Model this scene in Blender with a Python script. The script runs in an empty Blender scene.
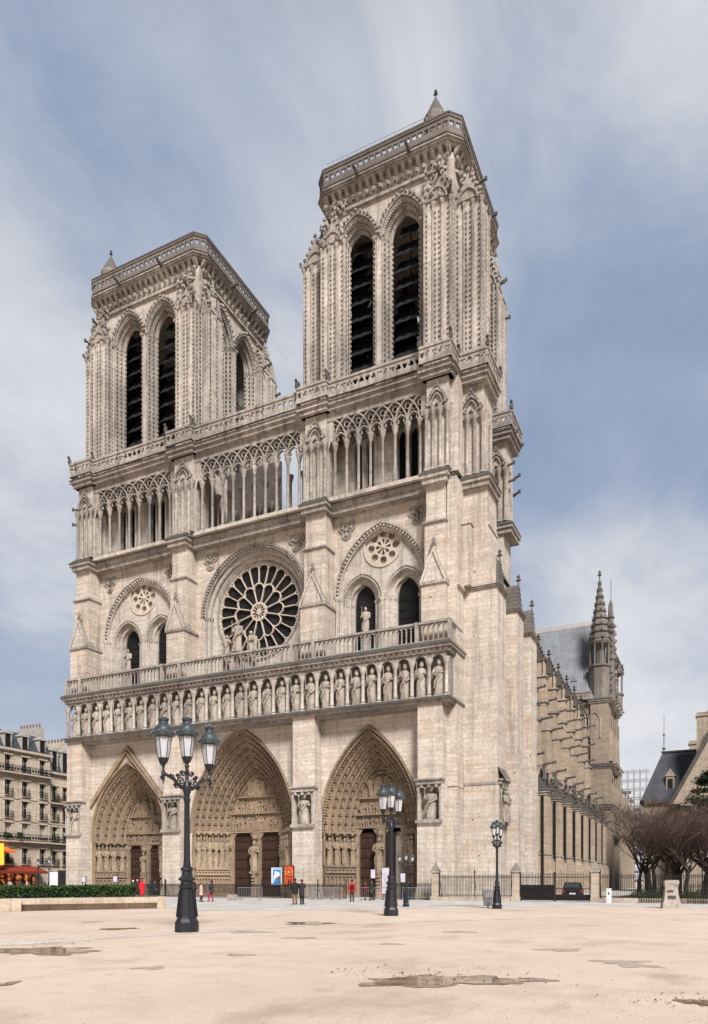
import bpy, math, random
from math import sin, cos, pi, sqrt, radians
from mathutils import Vector, Matrix, noise
from mathutils.geometry import tessellate_polygon
random.seed(7)
SC = bpy.context.scene
COL = SC.collection
TAU = 2*pi

# ------------------------------------------------------------------ materials
def new_mat(name):
    m = bpy.data.materials.new(name); m.use_nodes = True
    nt = m.node_tree; b = nt.nodes['Principled BSDF']
    b.inputs['Specular IOR Level'].default_value = 0.25
    return m, nt, b
def N(nt, t, **kw):
    n = nt.nodes.new(t)
    for k, v in kw.items():
        if k in n.inputs: n.inputs[k].default_value = v
        else: setattr(n, k, v)
    return n
def mixc(nt, fac, a, b, mode='MIX'):
    n = nt.nodes.new('ShaderNodeMix'); n.data_type = 'RGBA'; n.blend_type = mode
    for i, x in ((0, fac), (6, a), (7, b)):
        if isinstance(x, (int, float)): n.inputs[i].default_value = x
        elif isinstance(x, tuple): n.inputs[i].default_value = (*x, 1) if len(x) == 3 else x
        else: nt.links.new(x, n.inputs[i])
    return n.outputs[2]
def mathn(nt, op, a, b=None, c=None):
    n = nt.nodes.new('ShaderNodeMath'); n.operation = op
    for i, x in enumerate((a, b, c)):
        if x is None: continue
        if isinstance(x, (int, float)): n.inputs[i].default_value = x
        else: nt.links.new(x, n.inputs[i])
    return n.outputs[0]
def ramp(nt, f, pts):
    n = nt.nodes.new('ShaderNodeValToRGB'); e = n.color_ramp.elements
    while len(e) < len(pts): e.new(0.5)
    for i, (p, c) in enumerate(pts):
        e[i].position = p; e[i].color = (*c, 1) if not isinstance(c, (int, float)) else (c, c, c, 1)
    nt.links.new(f, n.inputs[0]); return n.outputs[0]
def noise_f(nt, vec, scale, detail=5, rough=.55):
    n = N(nt, 'ShaderNodeTexNoise', Scale=scale, Detail=detail, Roughness=rough)
    nt.links.new(vec, n.inputs['Vector']); return n.outputs['Fac']
def scaled(nt, vec, s):
    n = nt.nodes.new('ShaderNodeMapping'); n.inputs['Scale'].default_value = s
    nt.links.new(vec, n.inputs['Vector']); return n.outputs[0]

def stone(name, c1, c2, row=.38, width=.95, mortar=.4, soot=.55, bricks=True, bump=.25, warm=None, holes=False, rough=0):
    """coursed limestone; soot lies on ledges (faces that look up) and in streaks"""
    m, nt, b = new_mat(name); L = nt.links
    geo = nt.nodes.new('ShaderNodeNewGeometry'); pos = geo.outputs['Position']
    sep = nt.nodes.new('ShaderNodeSeparateXYZ'); L.new(pos, sep.inputs[0])
    u = mathn(nt, 'ADD', sep.outputs[0], sep.outputs[1])
    comb = nt.nodes.new('ShaderNodeCombineXYZ'); L.new(u, comb.inputs[0]); L.new(sep.outputs[2], comb.inputs[1])
    big = noise_f(nt, pos, .16, 5, .6)
    col = mixc(nt, ramp(nt, big, [(.35, 0.), (.65, 1.)]), c1, c2)
    if warm:
        w = noise_f(nt, pos, .33, 4)
        col = mixc(nt, ramp(nt, w, [(.5, 0.), (.68, .75)]), col, warm)
    fine = noise_f(nt, pos, 5.5, 8, .7)
    h = fine
    if bricks:
        br = N(nt, 'ShaderNodeTexBrick', Scale=1.0); br.offset = .5; br.squash = 1
        br.inputs['Color1'].default_value = (.30, .30, .30, 1); br.inputs['Color2'].default_value = (.70, .70, .70, 1)
        br.inputs['Mortar'].default_value = (.5, .5, .5, 1)
        br.inputs['Mortar Size'].default_value = .022; br.inputs['Mortar Smooth'].default_value = .6
        br.inputs['Brick Width'].default_value = width; br.inputs['Row Height'].default_value = row
        L.new(comb.outputs[0], br.inputs['Vector'])
        var = mixc(nt, br.outputs['Color'], (.80, .77, .74), (1.14, 1.13, 1.11))
        col = mixc(nt, 1.0, col, var, 'MULTIPLY')
        row_n = noise_f(nt, scaled(nt, pos, (.22, .22, 1.9)), 1.0, 5, .7)
        col = mixc(nt, 1.0, col, ramp(nt, row_n, [(.36, (.87, .83, .79)), (.56, (1.04, 1.04, 1.03))]), 'MULTIPLY')
        col = mixc(nt, mathn(nt, 'MULTIPLY', br.outputs['Fac'], mortar), col, (.17, .14, .115))
        h = mathn(nt, 'SUBTRACT', fine, mathn(nt, 'MULTIPLY', br.outputs['Fac'], .6))
    st = noise_f(nt, scaled(nt, pos, (1.7, 1.7, .12)), 1.0, 4, .6)
    col = mixc(nt, ramp(nt, st, [(.50, 0.), (.72, soot*.85)]), col, (.12, .105, .095))
    med = noise_f(nt, pos, 1.9, 7, .72)
    col = mixc(nt, ramp(nt, med, [(.34, (.04 if bricks and not rough else .3)+.32*soot+.2*rough), (.52, 0.)]), col, (.15, .12, .10))
    col = mixc(nt, ramp(nt, fine, [(.30, .42), (.55, 0.)]), col, (.13, .11, .095))
    up = nt.nodes.new('ShaderNodeSeparateXYZ'); L.new(geo.outputs['Normal'], up.inputs[0])
    upf = ramp(nt, up.outputs[2], [(.25, 0.), (.6, min(1, soot*1.5))])
    col = mixc(nt, upf, col, (.075, .073, .068))
    if holes:
        vo = N(nt, 'ShaderNodeTexVoronoi', Scale=.62, Randomness=.55); L.new(comb.outputs[0], vo.inputs['Vector'])
        col = mixc(nt, ramp(nt, vo.outputs['Distance'], [(.045, .9), (.06, 0.)]), col, (.04, .03, .025))
    L.new(col, b.inputs['Base Color']); b.inputs['Roughness'].default_value = .9
    if not bricks: h = mathn(nt, 'ADD', mathn(nt, 'MULTIPLY', fine, .5), mathn(nt, 'MULTIPLY', noise_f(nt, pos, 2.6, 4, .6), 1.0))
    bp = N(nt, 'ShaderNodeBump', Strength=bump, Distance=.05 if bricks else .16); L.new(h, bp.inputs['Height']); L.new(bp.outputs[0], b.inputs['Normal'])
    return m

def plain(name, c, rough=.6, metal=0, var=.25, scale=3., spec=.25, bump=0):
    m, nt, b = new_mat(name); geo = nt.nodes.new('ShaderNodeNewGeometry')
    n = noise_f(nt, geo.outputs['Position'], scale, 6, .6)
    col = mixc(nt, ramp(nt, n, [(.3, 0.), (.7, 1.)]), tuple(x*(1-var) for x in c), tuple(min(1, x*(1+var)) for x in c))
    nt.links.new(col, b.inputs['Base Color']); b.inputs['Roughness'].default_value = rough
    b.inputs['Metallic'].default_value = metal; b.inputs['Specular IOR Level'].default_value = spec
    if bump:
        bp = N(nt, 'ShaderNodeBump', Strength=bump, Distance=.03); nt.links.new(n, bp.inputs['Height']); nt.links.new(bp.outputs[0], b.inputs['Normal'])
    return m

M = {}
M['wall'] = stone('limestone_wall', (.71, .635, .565), (.62, .555, .495), row=.40, width=1.0, soot=.45, warm=(.68, .545, .45), holes=False)
M['wallh'] = stone('limestone_wall_with_putlog_holes', (.69, .62, .55), (.55, .495, .44), row=.40, width=1.0, soot=.62, warm=(.66, .53, .44), holes=True)
M['upper'] = stone('limestone_upper', (.66, .605, .55), (.50, .455, .415), row=.42, width=1.1, mortar=.28, soot=.75)
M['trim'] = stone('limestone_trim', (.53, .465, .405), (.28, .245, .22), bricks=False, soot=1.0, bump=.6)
M['statue'] = stone('limestone_statue', (.57, .49, .41), (.36, .305, .255), bricks=False, soot=.7, bump=.4)
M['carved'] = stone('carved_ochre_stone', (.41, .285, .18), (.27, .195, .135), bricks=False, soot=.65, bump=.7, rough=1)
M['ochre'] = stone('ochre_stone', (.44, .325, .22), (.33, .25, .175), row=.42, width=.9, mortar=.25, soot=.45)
M['dark'] = stone('weathered_dark_stone', (.06, .053, .05), (.125, .108, .098), bricks=False, soot=.8, bump=.5)
M['rail'] = stone('weathered_rail_stone', (.27, .235, .205), (.15, .13, .115), bricks=False, soot=.9, bump=.5)
M['recess'] = stone('shade_toned_stone', (.22, .185, .15), (.14, .12, .10), bricks=False, soot=.6)  # dark colour paints in the shade of the gallery heads and ceiling
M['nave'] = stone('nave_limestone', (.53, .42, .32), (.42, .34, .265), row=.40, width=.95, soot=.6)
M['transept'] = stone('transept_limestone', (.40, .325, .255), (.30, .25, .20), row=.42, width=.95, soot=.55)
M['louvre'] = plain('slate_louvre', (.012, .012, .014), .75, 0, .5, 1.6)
M['glass'] = plain('leaded_dark_glass', (.014, .013, .014), .5, 0, .6, 1.2, .25)
M['lead'] = plain('lead_roof', (.22, .228, .245), .5, 0, .2, .8, .4)
M['tracery'] = stone('tracery_stone', (.66, .56, .46), (.58, .49, .40), bricks=False, soot=.2)
M['wood'] = plain('oak_door', (.050, .026, .018), .6, 0, .4, 4.)
M['ironstrap'] = plain('iron_strap', (.035, .022, .018), .5, .3, .3, 6.)
M['iron'] = plain('black_iron', (.028, .028, .033), .42, .4, .35, 8., .5)
M['railing'] = plain('railing_iron', (.022, .02, .02), .55, .2, .3, 5.)
M['lampglass'] = plain('frosted_lamp_glass', (.50, .495, .52), .25, 0, .12, 3., .5)
M['lampcap'] = plain('lamp_cap_metal', (.08, .095, .10), .38, .5, .3, 9., .5)

# ------------------------------------------------------------------ mesh builder
JIT = [0]
class MB:
    def __init__(s, T=None): s.v = []; s.f = []; s.T = T or Matrix.Identity(4)
    def add(s, vs, fs):
        o = len(s.v); T = s.T
        s.v += [tuple(T @ Vector(p)) for p in vs]
        s.f += [tuple(i+o for i in f) for f in fs]
    def box(s, x0, x1, y0, y1, z0, z1):
        s.add([(x0,y0,z0),(x1,y0,z0),(x1,y1,z0),(x0,y1,z0),(x0,y0,z1),(x1,y0,z1),(x1,y1,z1),(x0,y1,z1)],
              [(0,3,2,1),(4,5,6,7),(0,1,5,4),(1,2,6,5),(2,3,7,6),(3,0,4,7)])
    def hexa(s, b, t):   # 4 bottom, 4 top points
        s.add(list(b)+list(t), [(0,3,2,1),(4,5,6,7),(0,1,5,4),(1,2,6,5),(2,3,7,6),(3,0,4,7)])
    def plate(s, outer, y0, y1=None, holes=(), sides=True, holesides=True, backside=True):
        """polygon in x,z extruded along y"""
        loops = [list(outer)]+[list(h) for h in holes]
        pts = [p for l in loops for p in l]
        tris = tessellate_polygon([[Vector((p[0], p[1], 0)) for p in l] for l in loops])
        s.add([(p[0], y0, p[1]) for p in pts], tris)
        if y1 is None: return
        if backside: s.add([(p[0], y1, p[1]) for p in pts], [t[::-1] for t in tris])
        for i, l in enumerate(loops):
            if (i == 0 and sides) or (i and holesides):
                n = len(l)
                s.add([(p[0], y0, p[1]) for p in l]+[(p[0], y1, p[1]) for p in l],
                      [(k, (k+1) % n, n+(k+1) % n, n+k) for k in range(n)])
    def loft(s, rings, closed=True, cap=True):
        n = len(rings[0]); vs = [p for r in rings for p in r]; fs = []
        for j in range(len(rings)-1):
            for k in range(n if closed else n-1):
                a = j*n+k; b = j*n+(k+1) % n
                fs.append((a, b, b+n, a+n))
        if cap and closed:
            fs.append(tuple(range(n))[::-1]); fs.append(tuple(range((len(rings)-1)*n, len(rings)*n)))
        s.add(vs, fs)
    def lathe(s, prof, c=(0,0,0), n=12, ex=1, ey=1, rot=0):
        s.loft([[(c[0]+r*ex*cos(TAU*k/n+rot), c[1]+r*ey*sin(TAU*k/n+rot), c[2]+z) for k in range(n)] for r, z in prof])
    def tube(s, path, r, n=6, cap=True, closed=False):
        P = [Vector(p) for p in path]; rings = []; m = len(P)
        ref = None
        for i, p in enumerate(P):
            if closed: d = P[(i+1) % m]-P[i-1]
            else: d = P[min(i+1, m-1)]-P[max(i-1, 0)]
            if d.length < 1e-9: d = Vector((0,0,1))
            d.normalize()
            if ref is None: ref = Vector((0,1,0)) if abs(d.y) < .9 else Vector((1,0,0))
            a = d.cross(ref)
            if a.length < 1e-6: a = d.cross(Vector((0,0,1)))
            a.normalize(); b = d.cross(a)
            rr = r[i] if isinstance(r, (list, tuple)) else r
            rings.append([tuple(p+a*rr*cos(TAU*k/n)+b*rr*sin(TAU*k/n)) for k in range(n)])
        if closed: rings.append(rings[0])
        s.loft(rings, cap=cap and not closed)
    def bar(s, path, w, y0, y1):
        """flat ribbon following a path in x,z, extruded y0..y1"""
        JIT[0] = (JIT[0]+1) % 7; j = JIT[0]*.0035; y0 -= j; y1 += j
        n = len(path); L = []; R = []
        for i in range(n):
            a = path[max(i-1, 0)]; b = path[min(i+1, n-1)]
            dx, dz = b[0]-a[0], b[1]-a[1]; l = sqrt(dx*dx+dz*dz) or 1
            nx, nz = -dz/l*w/2, dx/l*w/2
            L.append((path[i][0]+nx, path[i][1]+nz)); R.append((path[i][0]-nx, path[i][1]-nz))
        rings = [[(L[i][0], y0, L[i][1]), (R[i][0], y0, R[i][1]), (R[i][0], y1, R[i][1]), (L[i][0], y1, L[i][1])] for i in range(n)]
        s.loft(rings)
    def blob(s, x, y, z, rx, ry=None, rz=None, n=6, m=4, j=0):
        ry = ry or rx; rz = rz or rx
        R = []
        for i in range(1, m):
            t = pi*i/m
            R.append([(x+rx*sin(t)*cos(TAU*k/n)*(1+random.uniform(-j, j)), y+ry*sin(t)*sin(TAU*k/n)*(1+random.uniform(-j, j)), z-rz*cos(t)*(1+random.uniform(-j, j))) for k in range(n)])
        s.loft(R)
    def splay(s, outs):
        """outs: list of (outline[(x,z)], y); joins them with quads"""
        s.loft([[(p[0], y, p[1]) for p in o] for o, y in outs], closed=False, cap=False)
    def mini(s, x, y, z, h, ax=(0, 0, 1), fac=(0, -1, 0), w=.19):
        """small carved standing figure"""
        a = Vector(ax).normalized(); f = Vector(fac); r = a.cross(f).normalized(); f = r.cross(a).normalized()
        o = Vector((x, y, z)); rings = []
        for t, q in ((0, .8), (.12, .85), (.45, .7), (.68, 1.), (.8, .75), (.83, .35), (.88, .5), (.96, .42), (1, .1)):
            rings.append([tuple(o+a*h*t+(r*cos(TAU*k/6)+f*sin(TAU*k/6)*.8)*w*h*q) for k in range(6)])
        s.loft(rings)
    def build(s, name, mat, parent=None, smooth=40, loc=None):
        me = bpy.data.meshes.new(name); me.from_pydata(s.v, [], s.f); me.validate()
        if mat is not None:
            for q in (mat if isinstance(mat, list) else [mat]): me.materials.append(M[q] if isinstance(q, str) else q)
        if smooth:
            me.polygons.foreach_set('use_smooth', [True]*len(me.polygons))
            me.set_sharp_from_angle(angle=radians(smooth))
        me.update()
        return obj(name, me, parent, loc)
def obj(name, me, parent=None, loc=None):
    o = bpy.data.objects.new(name, me); COL.objects.link(o)
    if parent is not None: o.parent = parent
    if loc is not None: o.location = loc
    return o
def tag(o, label=None, cat=None, group=None, kind=None):
    if label: o['label'] = label
    if cat: o['category'] = cat
    if group: o['group'] = group
    if kind: o['kind'] = kind
    return o
def empty(name, loc=(0,0,0), rz=0, parent=None):
    o = bpy.data.objects.new(name, None); COL.objects.link(o); o.location = loc; o.rotation_euler = (0, 0, rz)
    o.empty_display_size = .3
    if parent is not None: o.parent = parent
    return o
def copy_tree(o, parent=None):
    c = o.copy(); COL.objects.link(c); c.parent = parent
    for ch in list(o.children): copy_tree(ch, c)
    return c

def arch(xc, w, zs, rise, zb=None, n=12, off=0):
    """outline from left foot, over the point, to right foot"""
    R = (w*w+rise*rise)/(2*w); te = math.acos(max(-1, min(1, (R-w)/R)))
    left = [(xc-w+R-R*cos(te*i/n), zs+R*sin(te*i/n)) for i in range(n+1)]
    right = [(2*xc-x, z) for x, z in reversed(left[:-1])]
    pts = left+right
    if zb is not None: pts = [(xc-w, zb)]+pts+[(xc+w, zb)]
    return pts
def circ(xc, zc, r, n=32, a0=0, a1=TAU): return [(xc+r*cos(a0+(a1-a0)*i/n), zc+r*sin(a0+(a1-a0)*i/n)) for i in range(n)]
def foil(xc, zc, r, k=4, n=5, rot=0):
    """k-lobed hole"""
    out = []
    d = r*.52; q = r*.5
    for i in range(k):
        a = TAU*i/k+rot
        for j in range(n):
            b = a-radians(100)+radians(200)*j/(n-1)
            out.append((xc+d*cos(a)+q*cos(b), zc+d*sin(a)+q*sin(b)))
    return out
def crockets(mb, x, y, z0, z1, step=.45, s=.11, path=None):
    z = z0
    while z < z1:
        mb.box(x-s*.7, x+s*.7, y-s, y+s*.3, z, z+step*.42); z += step
def finial(mb, x, y, z, s=.5):
    mb.lathe([(.10*s, 0), (.10*s, .5*s), (.32*s, .7*s), (.12*s, .95*s), (.26*s, 1.15*s), (.0*s+.02, 1.5*s)], (x, y, z), 6)
    mb.box(x-.34*s, x+.34*s, y-.07*s, y+.07*s, z+.62*s, z+.80*s)
def gablet(mb, x0, x1, y0, y1, z, h):
    xm = (x0+x1)/2
    mb.add([(x0,y0,z),(x1,y0,z),(xm,y0,z+h),(x0,y1,z),(x1,y1,z),(xm,y1,z+h)], [(0,1,2),(3,5,4),(0,2,5,3),(1,4,5,2),(0,3,4,1)])
def gargoyle(mb, x, y, z, dx, dy, l=1.4, s=.16):
    mb.tube([(x, y, z), (x+dx*l*.5, y+dy*l*.5, z+.12), (x+dx*l*.85, y+dy*l*.85, z+.16), (x+dx*l, y+dy*l, z+.02)], [s*1.2, s*.85, s*.75, s*.45], 6)
    mb.blob(x+dx*l*.9, y+dy*l*.9, z+.28, s*1.0, s*1.0, s*.9)
def string(mb, x0, x1, y0, y1, z0, z1, proj=.3):
    """moulded cornice round a block: stepped"""
    d = z1-z0
    mb.box(x0-proj*.35, x1+proj*.35, y0-proj*.35, y1, z0, z0+d*.35)
    mb.box(x0-proj*.75, x1+proj*.75, y0-proj*.75, y1-.01, z0+d*.35+.002, z0+d*.62)
    mb.hexa([(x0-proj,y0-proj,z0+d*.62+.004),(x1+proj,y0-proj,z0+d*.62+.004),(x1+proj,y1-.02,z0+d*.62+.004),(x0-proj,y1-.02,z0+d*.62+.004)],
            [(x0-.02,y0-.02,z1),(x1+.02,y0-.02,z1),(x1+.02,y1-.02,z1),(x0-.02,y1-.02,z1)])
def modillions(mb, x0, x1, y, z0, z1, step=.5, d=.3, w=.2):
    n = max(2, int((x1-x0)/step))
    for i in range(n):
        x = x0+(x1-x0)*(i+.5)/n
        mb.hexa([(x-w/2,y,z0),(x+w/2,y,z0),(x+w/2,y+.1,z0),(x-w/2,y+.1,z0)], [(x-w/2,y-d,z1),(x+w/2,y-d,z1),(x+w/2,y+.1,z1),(x-w/2,y+.1,z1)])

def statue_mesh(name, seed, crown=True, wings=False, mat='statue'):
    rnd = random.Random(seed); mb = MB(); k = 18; ph = rnd.uniform(0, 6); sway = rnd.uniform(-.03, .03); rings = []
    prof = [(0,.150,.12),(.04,.155,.13),(.2,.135,.115),(.36,.125,.11),(.5,.128,.112),(.6,.138,.112),(.7,.150,.115),(.77,.158,.11),(.81,.145,.10),(.835,.085,.08),(.85,.052,.055),(.865,.05,.058),(.885,.062,.068),(.92,.07,.075),(.955,.062,.068),(.985,.04,.045),(1.,.012,.012)]
    for z, rx, ry in prof:
        ring = []
        for i in range(k):
            a = TAU*i/k; f = 1+(.13*max(0, 1-z/.7))*sin(5*a+ph+z*4)+(.05 if z < .8 else 0)*sin(9*a+ph*2-z*9)
            ring.append((rx*f*cos(a)+sway*sin(pi*z), ry*f*sin(a)-(.01 if z > .85 else 0), z))
        rings.append(ring)
    mb.loft(rings)
    mb.box(-.15, .15, -.12, .12, -.05, 0)
    up = rnd.random() < .5
    for sx in (-1, 1):
        sh = (sx*.135+sway, -.01, .775); el = (sx*rnd.uniform(.165, .19), -.05, .62); hd = (sx*rnd.uniform(.02, .10), -.145, rnd.uniform(.58, .70) if sx*(1 if up else -1) > 0 else rnd.uniform(.5, .6))
        mb.tube([sh, el, hd], [.055, .05, .03], 7)
        mb.blob(hd[0], hd[1]-.005, hd[2], .032, .03, .035)
    mb.blob(0, -.072, .925, .014, .02, .02)
    if crown:
        mb.lathe([(.062, .955), (.075, 1.0), (.068, 1.005), (.05, .965)], (0, 0, 0), 10)
    # cloak fold across the body
    mb.tube([(.13, -.07, .76), (.03, -.125, .55), (-.10, -.115, .38), (-.13, -.06, .2)], [.03, .035, .035, .02], 6)
    if rnd.random() < .5: mb.tube([(-.12, -.15, .62), (-.12, -.16, .98)], .010, 5)
    if wings:
        for sx in (-1, 1):
            mb.hexa([(sx*.05,.09,.35),(sx*.12,.15,.12),(sx*.13,.18,.14),(sx*.06,.13,.38)], [(sx*.06,.09,.82),(sx*.15,.15,.80),(sx*.16,.18,.78),(sx*.08,.13,.82)])
    me = mb.build(name, mat); m = me.data; bpy.data.objects.remove(me); return m
STAT = [statue_mesh('king_statue', i) for i in range(5)]
SAINT = [statue_mesh('saint_statue', 20+i, crown=False) for i in range(4)]
ANGEL = [statue_mesh('angel_statue', 30+i, crown=False, wings=True) for i in range(2)]
SAINT_O = [statue_mesh('jamb_statue', 40+i, crown=(i == 1), mat=stone('ochre_statue_stone', (.47,.36,.245), (.34,.255,.17), bricks=False, soot=.6, bump=.6)) for i in range(4)]
def place_statue(name, me, parent, x, y, z, h, rz=0, wide=1.15):
    o = obj(name, me, parent, (x, y, z)); o.scale = (h*wide, h*wide, h); o.rotation_euler = (0, 0, rz); return o

# ==================================================================== CATHEDRAL
CATH = tag(empty('cathedral', (0, 0, 0)), 'huge pale limestone gothic cathedral with twin square towers, rose window and three carved portals', 'cathedral')
BUT = [(-21.8, -19.6), (-8.15, -5.9), (7.4, 9.75), (20.0, 22.25)]
BAYS = [(-19.6, -8.15, -14.3, 5.25, 6.0, 8.4, 'L'), (-5.9, 7.4, .5, 6.1, 6.75, 10.1, 'C'), (9.75, 20.0, 14.6, 5.0, 6.3, 9.5, 'R')]
YW = 0.0        # ground storey wall plane
YR = 1.5        # rose storey wall plane
Z_LEDGE, Z_KTOP, Z_BAL, Z_STR, Z_GAL, Z_COR, Z_BAL2 = 17.5, 21.3, 24.0, 37.1, 37.8, 46.2, 48.6

# core of the building, behind every recess
mb = MB()
mb.box(-21.5, 21.9, 3.45, 15.8, 0, 37.0)
mb.box(-21.4, -19.95, .3, 3.44, 0, 37.0); mb.box(20.35, 22.15, .3, 3.44, 0, 37.0)
for a, b in ((-9.2, -5.0), (6.6, 10.4)): mb.box(a, b, YR+.3, 3.44, 0, 37.0)
mb.build('core_wall', 'wallh', CATH, 0)

# --------------------------------------------------- portals
def portal(x0, x1, xc, w0, zs, rise, key):
    P = empty('portal', (xc, 0, 0), 0, CATH)
    P['label'] = {'L': 'northern carved portal under a pointed gable', 'C': 'tall central carved portal', 'R': 'southern carved portal with lancet arch'}[key]
    nord = {'L': 4, 'C': 6, 'R': 5}[key]
    w1 = {'L': 2.95, 'C': 3.35, 'R': 2.75}[key]; D = 3.1; r1 = {'L': 6.0, 'C': 6.2, 'R': 6.6}[key]
    zs1 = zs+.1
    # wall of the bay with the arched opening
    out = [(x0-.02, 0)]+arch(xc, w0, zs, rise, 0)+[(x1+.02, 0), (x1+.02, Z_LEDGE), (x0-.02, Z_LEDGE)]
    mb = MB(); mb.plate(out, YW); mb.build('bay_wall', 'wall', CATH, 0)
    # stepped splay
    A = []; 
    def w(t): return w0+(w1-w0)*t
    def o(t, y): return (arch(0, w(t), zs, rise+(r1-rise)*t, 0, 14), y)
    ys = [0]
    outs = [o(0, 0), o(0, .22)]
    for i in range(nord):
        t0 = i/nord; t1 = (i+1)/nord; ya = .22+(D-.35)*t0; yb = .22+(D-.35)*t1
        outs += [o(t0+.35*(t1-t0), ya+.02), o(t0+.45*(t1-t0), ya+.30), o(t1-.02, yb-.18), o(t1, yb)]
    outs.append(o(1, D))
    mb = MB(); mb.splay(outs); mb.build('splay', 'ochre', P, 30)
    # archivolts, each an order of small figures between two rolls
    for i in range(nord):
        t = (i+.5)/nord; y = .22+(D-.35)*(i+.5)/nord
        mb = MB(); t0 = i/nord
        oo = arch(0, w(t0+.12/nord)-.05, zs, rise+(r1-rise)*t0-.05, None, 16)
        mb.tube([(x, .22+(D-.35)*t0+.02, z) for x, z in oo], .085, 6)
        oo = arch(0, w(t)-.10, zs, rise+(r1-rise)*t-.12, None, 40)
        # figures by arc length
        L = [0]
        for a, b in zip(oo, oo[1:]): L.append(L[-1]+math.hypot(b[0]-a[0], b[1]-a[1]))
        nf = int(L[-1]/.8); rn = random.Random(i)
        for k in range(nf):
            s0 = L[-1]*(k+.15)/nf
            j = max(q for q in range(len(L)) if L[q] <= s0); j = min(j, len(oo)-2)
            a, b = oo[j], oo[j+1]; f = (s0-L[j])/(L[j+1]-L[j]+1e-9)
            px, pz = a[0]+(b[0]-a[0])*f, a[1]+(b[1]-a[1])*f
            ax = Vector((b[0]-a[0], 0, b[1]-a[1])).normalized()
            if k >= nf/2: ax = -ax; px += -ax.x*.75; pz += -ax.z*.75
            inward = Vector((-px, -1.9, (zs+1.5-pz)*.4)).normalized()
            h = L[-1]/nf*.74
            mb.mini(px, y-.08, pz, h, ax, inward, .2+rn.uniform(-.02, .03))
            q = Vector((px, y-.05, pz))+ax*h*1.1
            mb.blob(q.x, q.y-.06, q.z, .2, .2, .12)
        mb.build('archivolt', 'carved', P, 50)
    # hood crockets
    mb = MB(); oo = arch(0, w0+.12, zs, rise+.12, None, 44)
    mb.tube([(x, -.06, z) for x, z in oo], .13, 6)
    if key == 'R':
        for x, z in arch(0, w0-.22, zs, rise-.3, None, 40): mb.blob(x, .12, z, .13)
    if key == 'L':
        zt = 16.2; wl = 5.75; zf = 9.7
        for sx in (-1, 1):
            mb.bar([(sx*wl, zf), (0, zt)], .34, -.26, .0); mb.bar([(sx*(wl-.35), zf), (0, zt-.55)], .14, -.36, .0)
            mb.tube([(sx*5.62, -.12, .4), (sx*5.62, -.12, 6.2)], .12, 8); mb.lathe([(.12,0),(.24,.3),(.26,.45)], (sx*5.62, -.12, 6.2), 8)
            mb.bar([(sx*5.66, 6.7), (sx*5.66, zf)], .22, -.2, 0)
    mb.build('hood_moulding', 'ochre' if key == 'L' else 'carved', P, 40)
    # tympanum
    zl = {'L': 5.75, 'C': 6.75, 'R': 6.75}[key]
    apex_in = zs+r1
    tyo = arch(0, w1, zs, r1, zl, 14)
    mb = MB(); mb.plate(tyo, D-.02)
    regs = {'L': [(zl+.15, .95), (zl+1.3, 1.5), (zl+3.2, 2.3)], 'C': [(zl+.25, 1.5), (zl+2.0, 1.4), (zl+3.7, 2.4)], 'R': [(zl+.1, 1.0), (zl+1.35, 1.25), (zl+2.95, 2.6)]}[key]
    def wid(z):
        if z < zs: return w1
        c = [p for p in tyo if p[0] < 0 and p[1] <= z]
        return -c[-1][0] if c else 0
    rn = random.Random(3)
    for ri, (z, h) in enumerate(regs):
        mb.box(-wid(z)+.05, wid(z)-.05, D-.34, D-.03, z-.16, z-.02)
        ww = wid(z+h*.75)-.15; n = max(4, int(2*ww/(.23*h**.5+.05)))
        if ri == 2: n = 7
        for k in range(n):
            x = -ww+2*ww*(k+.5)/n; hh = h*rn.uniform(.72, .92)
            if ri == 2: hh = h*(.98 if abs(x) < .5 else (.85 if abs(x) < 1.4 else .6))
            mb.mini(x, D-.14, z, hh, (rn.uniform(-.22, .22), 0, 1), (0, -1, 0), rn.uniform(.11, .17)); mb.blob(x+.1, D-.12, z+hh*rn.uniform(.4, 1.1), .13, .14, .13, j=.4)
            if rn.random() < .6: mb.blob(x+rn.uniform(-.2, .2), D-.2, z+hh*rn.uniform(.3, .9), .12, .1, .16)
    if key == 'R':
        mb.tube([(x, D-.15, z) for x, z in arch(0, 1.95, zl+3.0, 2.3, None, 14)], .09, 6)
        mb.tube([(x, D-.18, z) for x, z in arch(0, .7, zl+3.9, 1.2, zl+2.9, 8)], .07, 6)
    else:
        for x, z in arch(0, w1-.3, zs+.4, r1-.6, None, 24): mb.blob(x, D-.12, z, .17, .12, .17)
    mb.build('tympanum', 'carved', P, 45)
    # door frame, trumeau, doors
    tw = .45; dw = w1-.42
    mb = MB()
    for sx in (-1, 1):
        mb.box(min(sx*dw, sx*w1), max(sx*dw, sx*w1), D-.28, D+.3, 0, zl-.05)
        for zz in range(5): mb.blob(sx*(w1-.2), D-.3, 1.2+zz*1.05, .15, .07, .4)
        # lintel corner brackets
        for a in (sx*dw, sx*tw):
            s2 = -1 if abs(a) > 1 else 1
            mb.hexa([(a, D-.2, zl-.75), (a+.02*s2*sx, D-.2, zl-.75), (a+.02*s2*sx, D+.2, zl-.75), (a, D+.2, zl-.75)],
                    [(a, D-.2, zl), (a+.5*s2*sx, D-.2, zl), (a+.5*s2*sx, D+.2, zl), (a, D+.2, zl)])
    mb.box(-w1, w1, D-.3, D+.3, zl-.1, zl+.1)
    mb.build('door_frame', 'ochre', P, 30)
    mb = MB(); mb.box(-tw, tw, D-.35, D+.25, 0, zl-.1)
    mb.lathe([(.48,0),(.44,.8),(.34,.95),(.32,2.1),(.42,2.35),(.42,2.5)], (0, D-.6, 0), 8)
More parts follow.
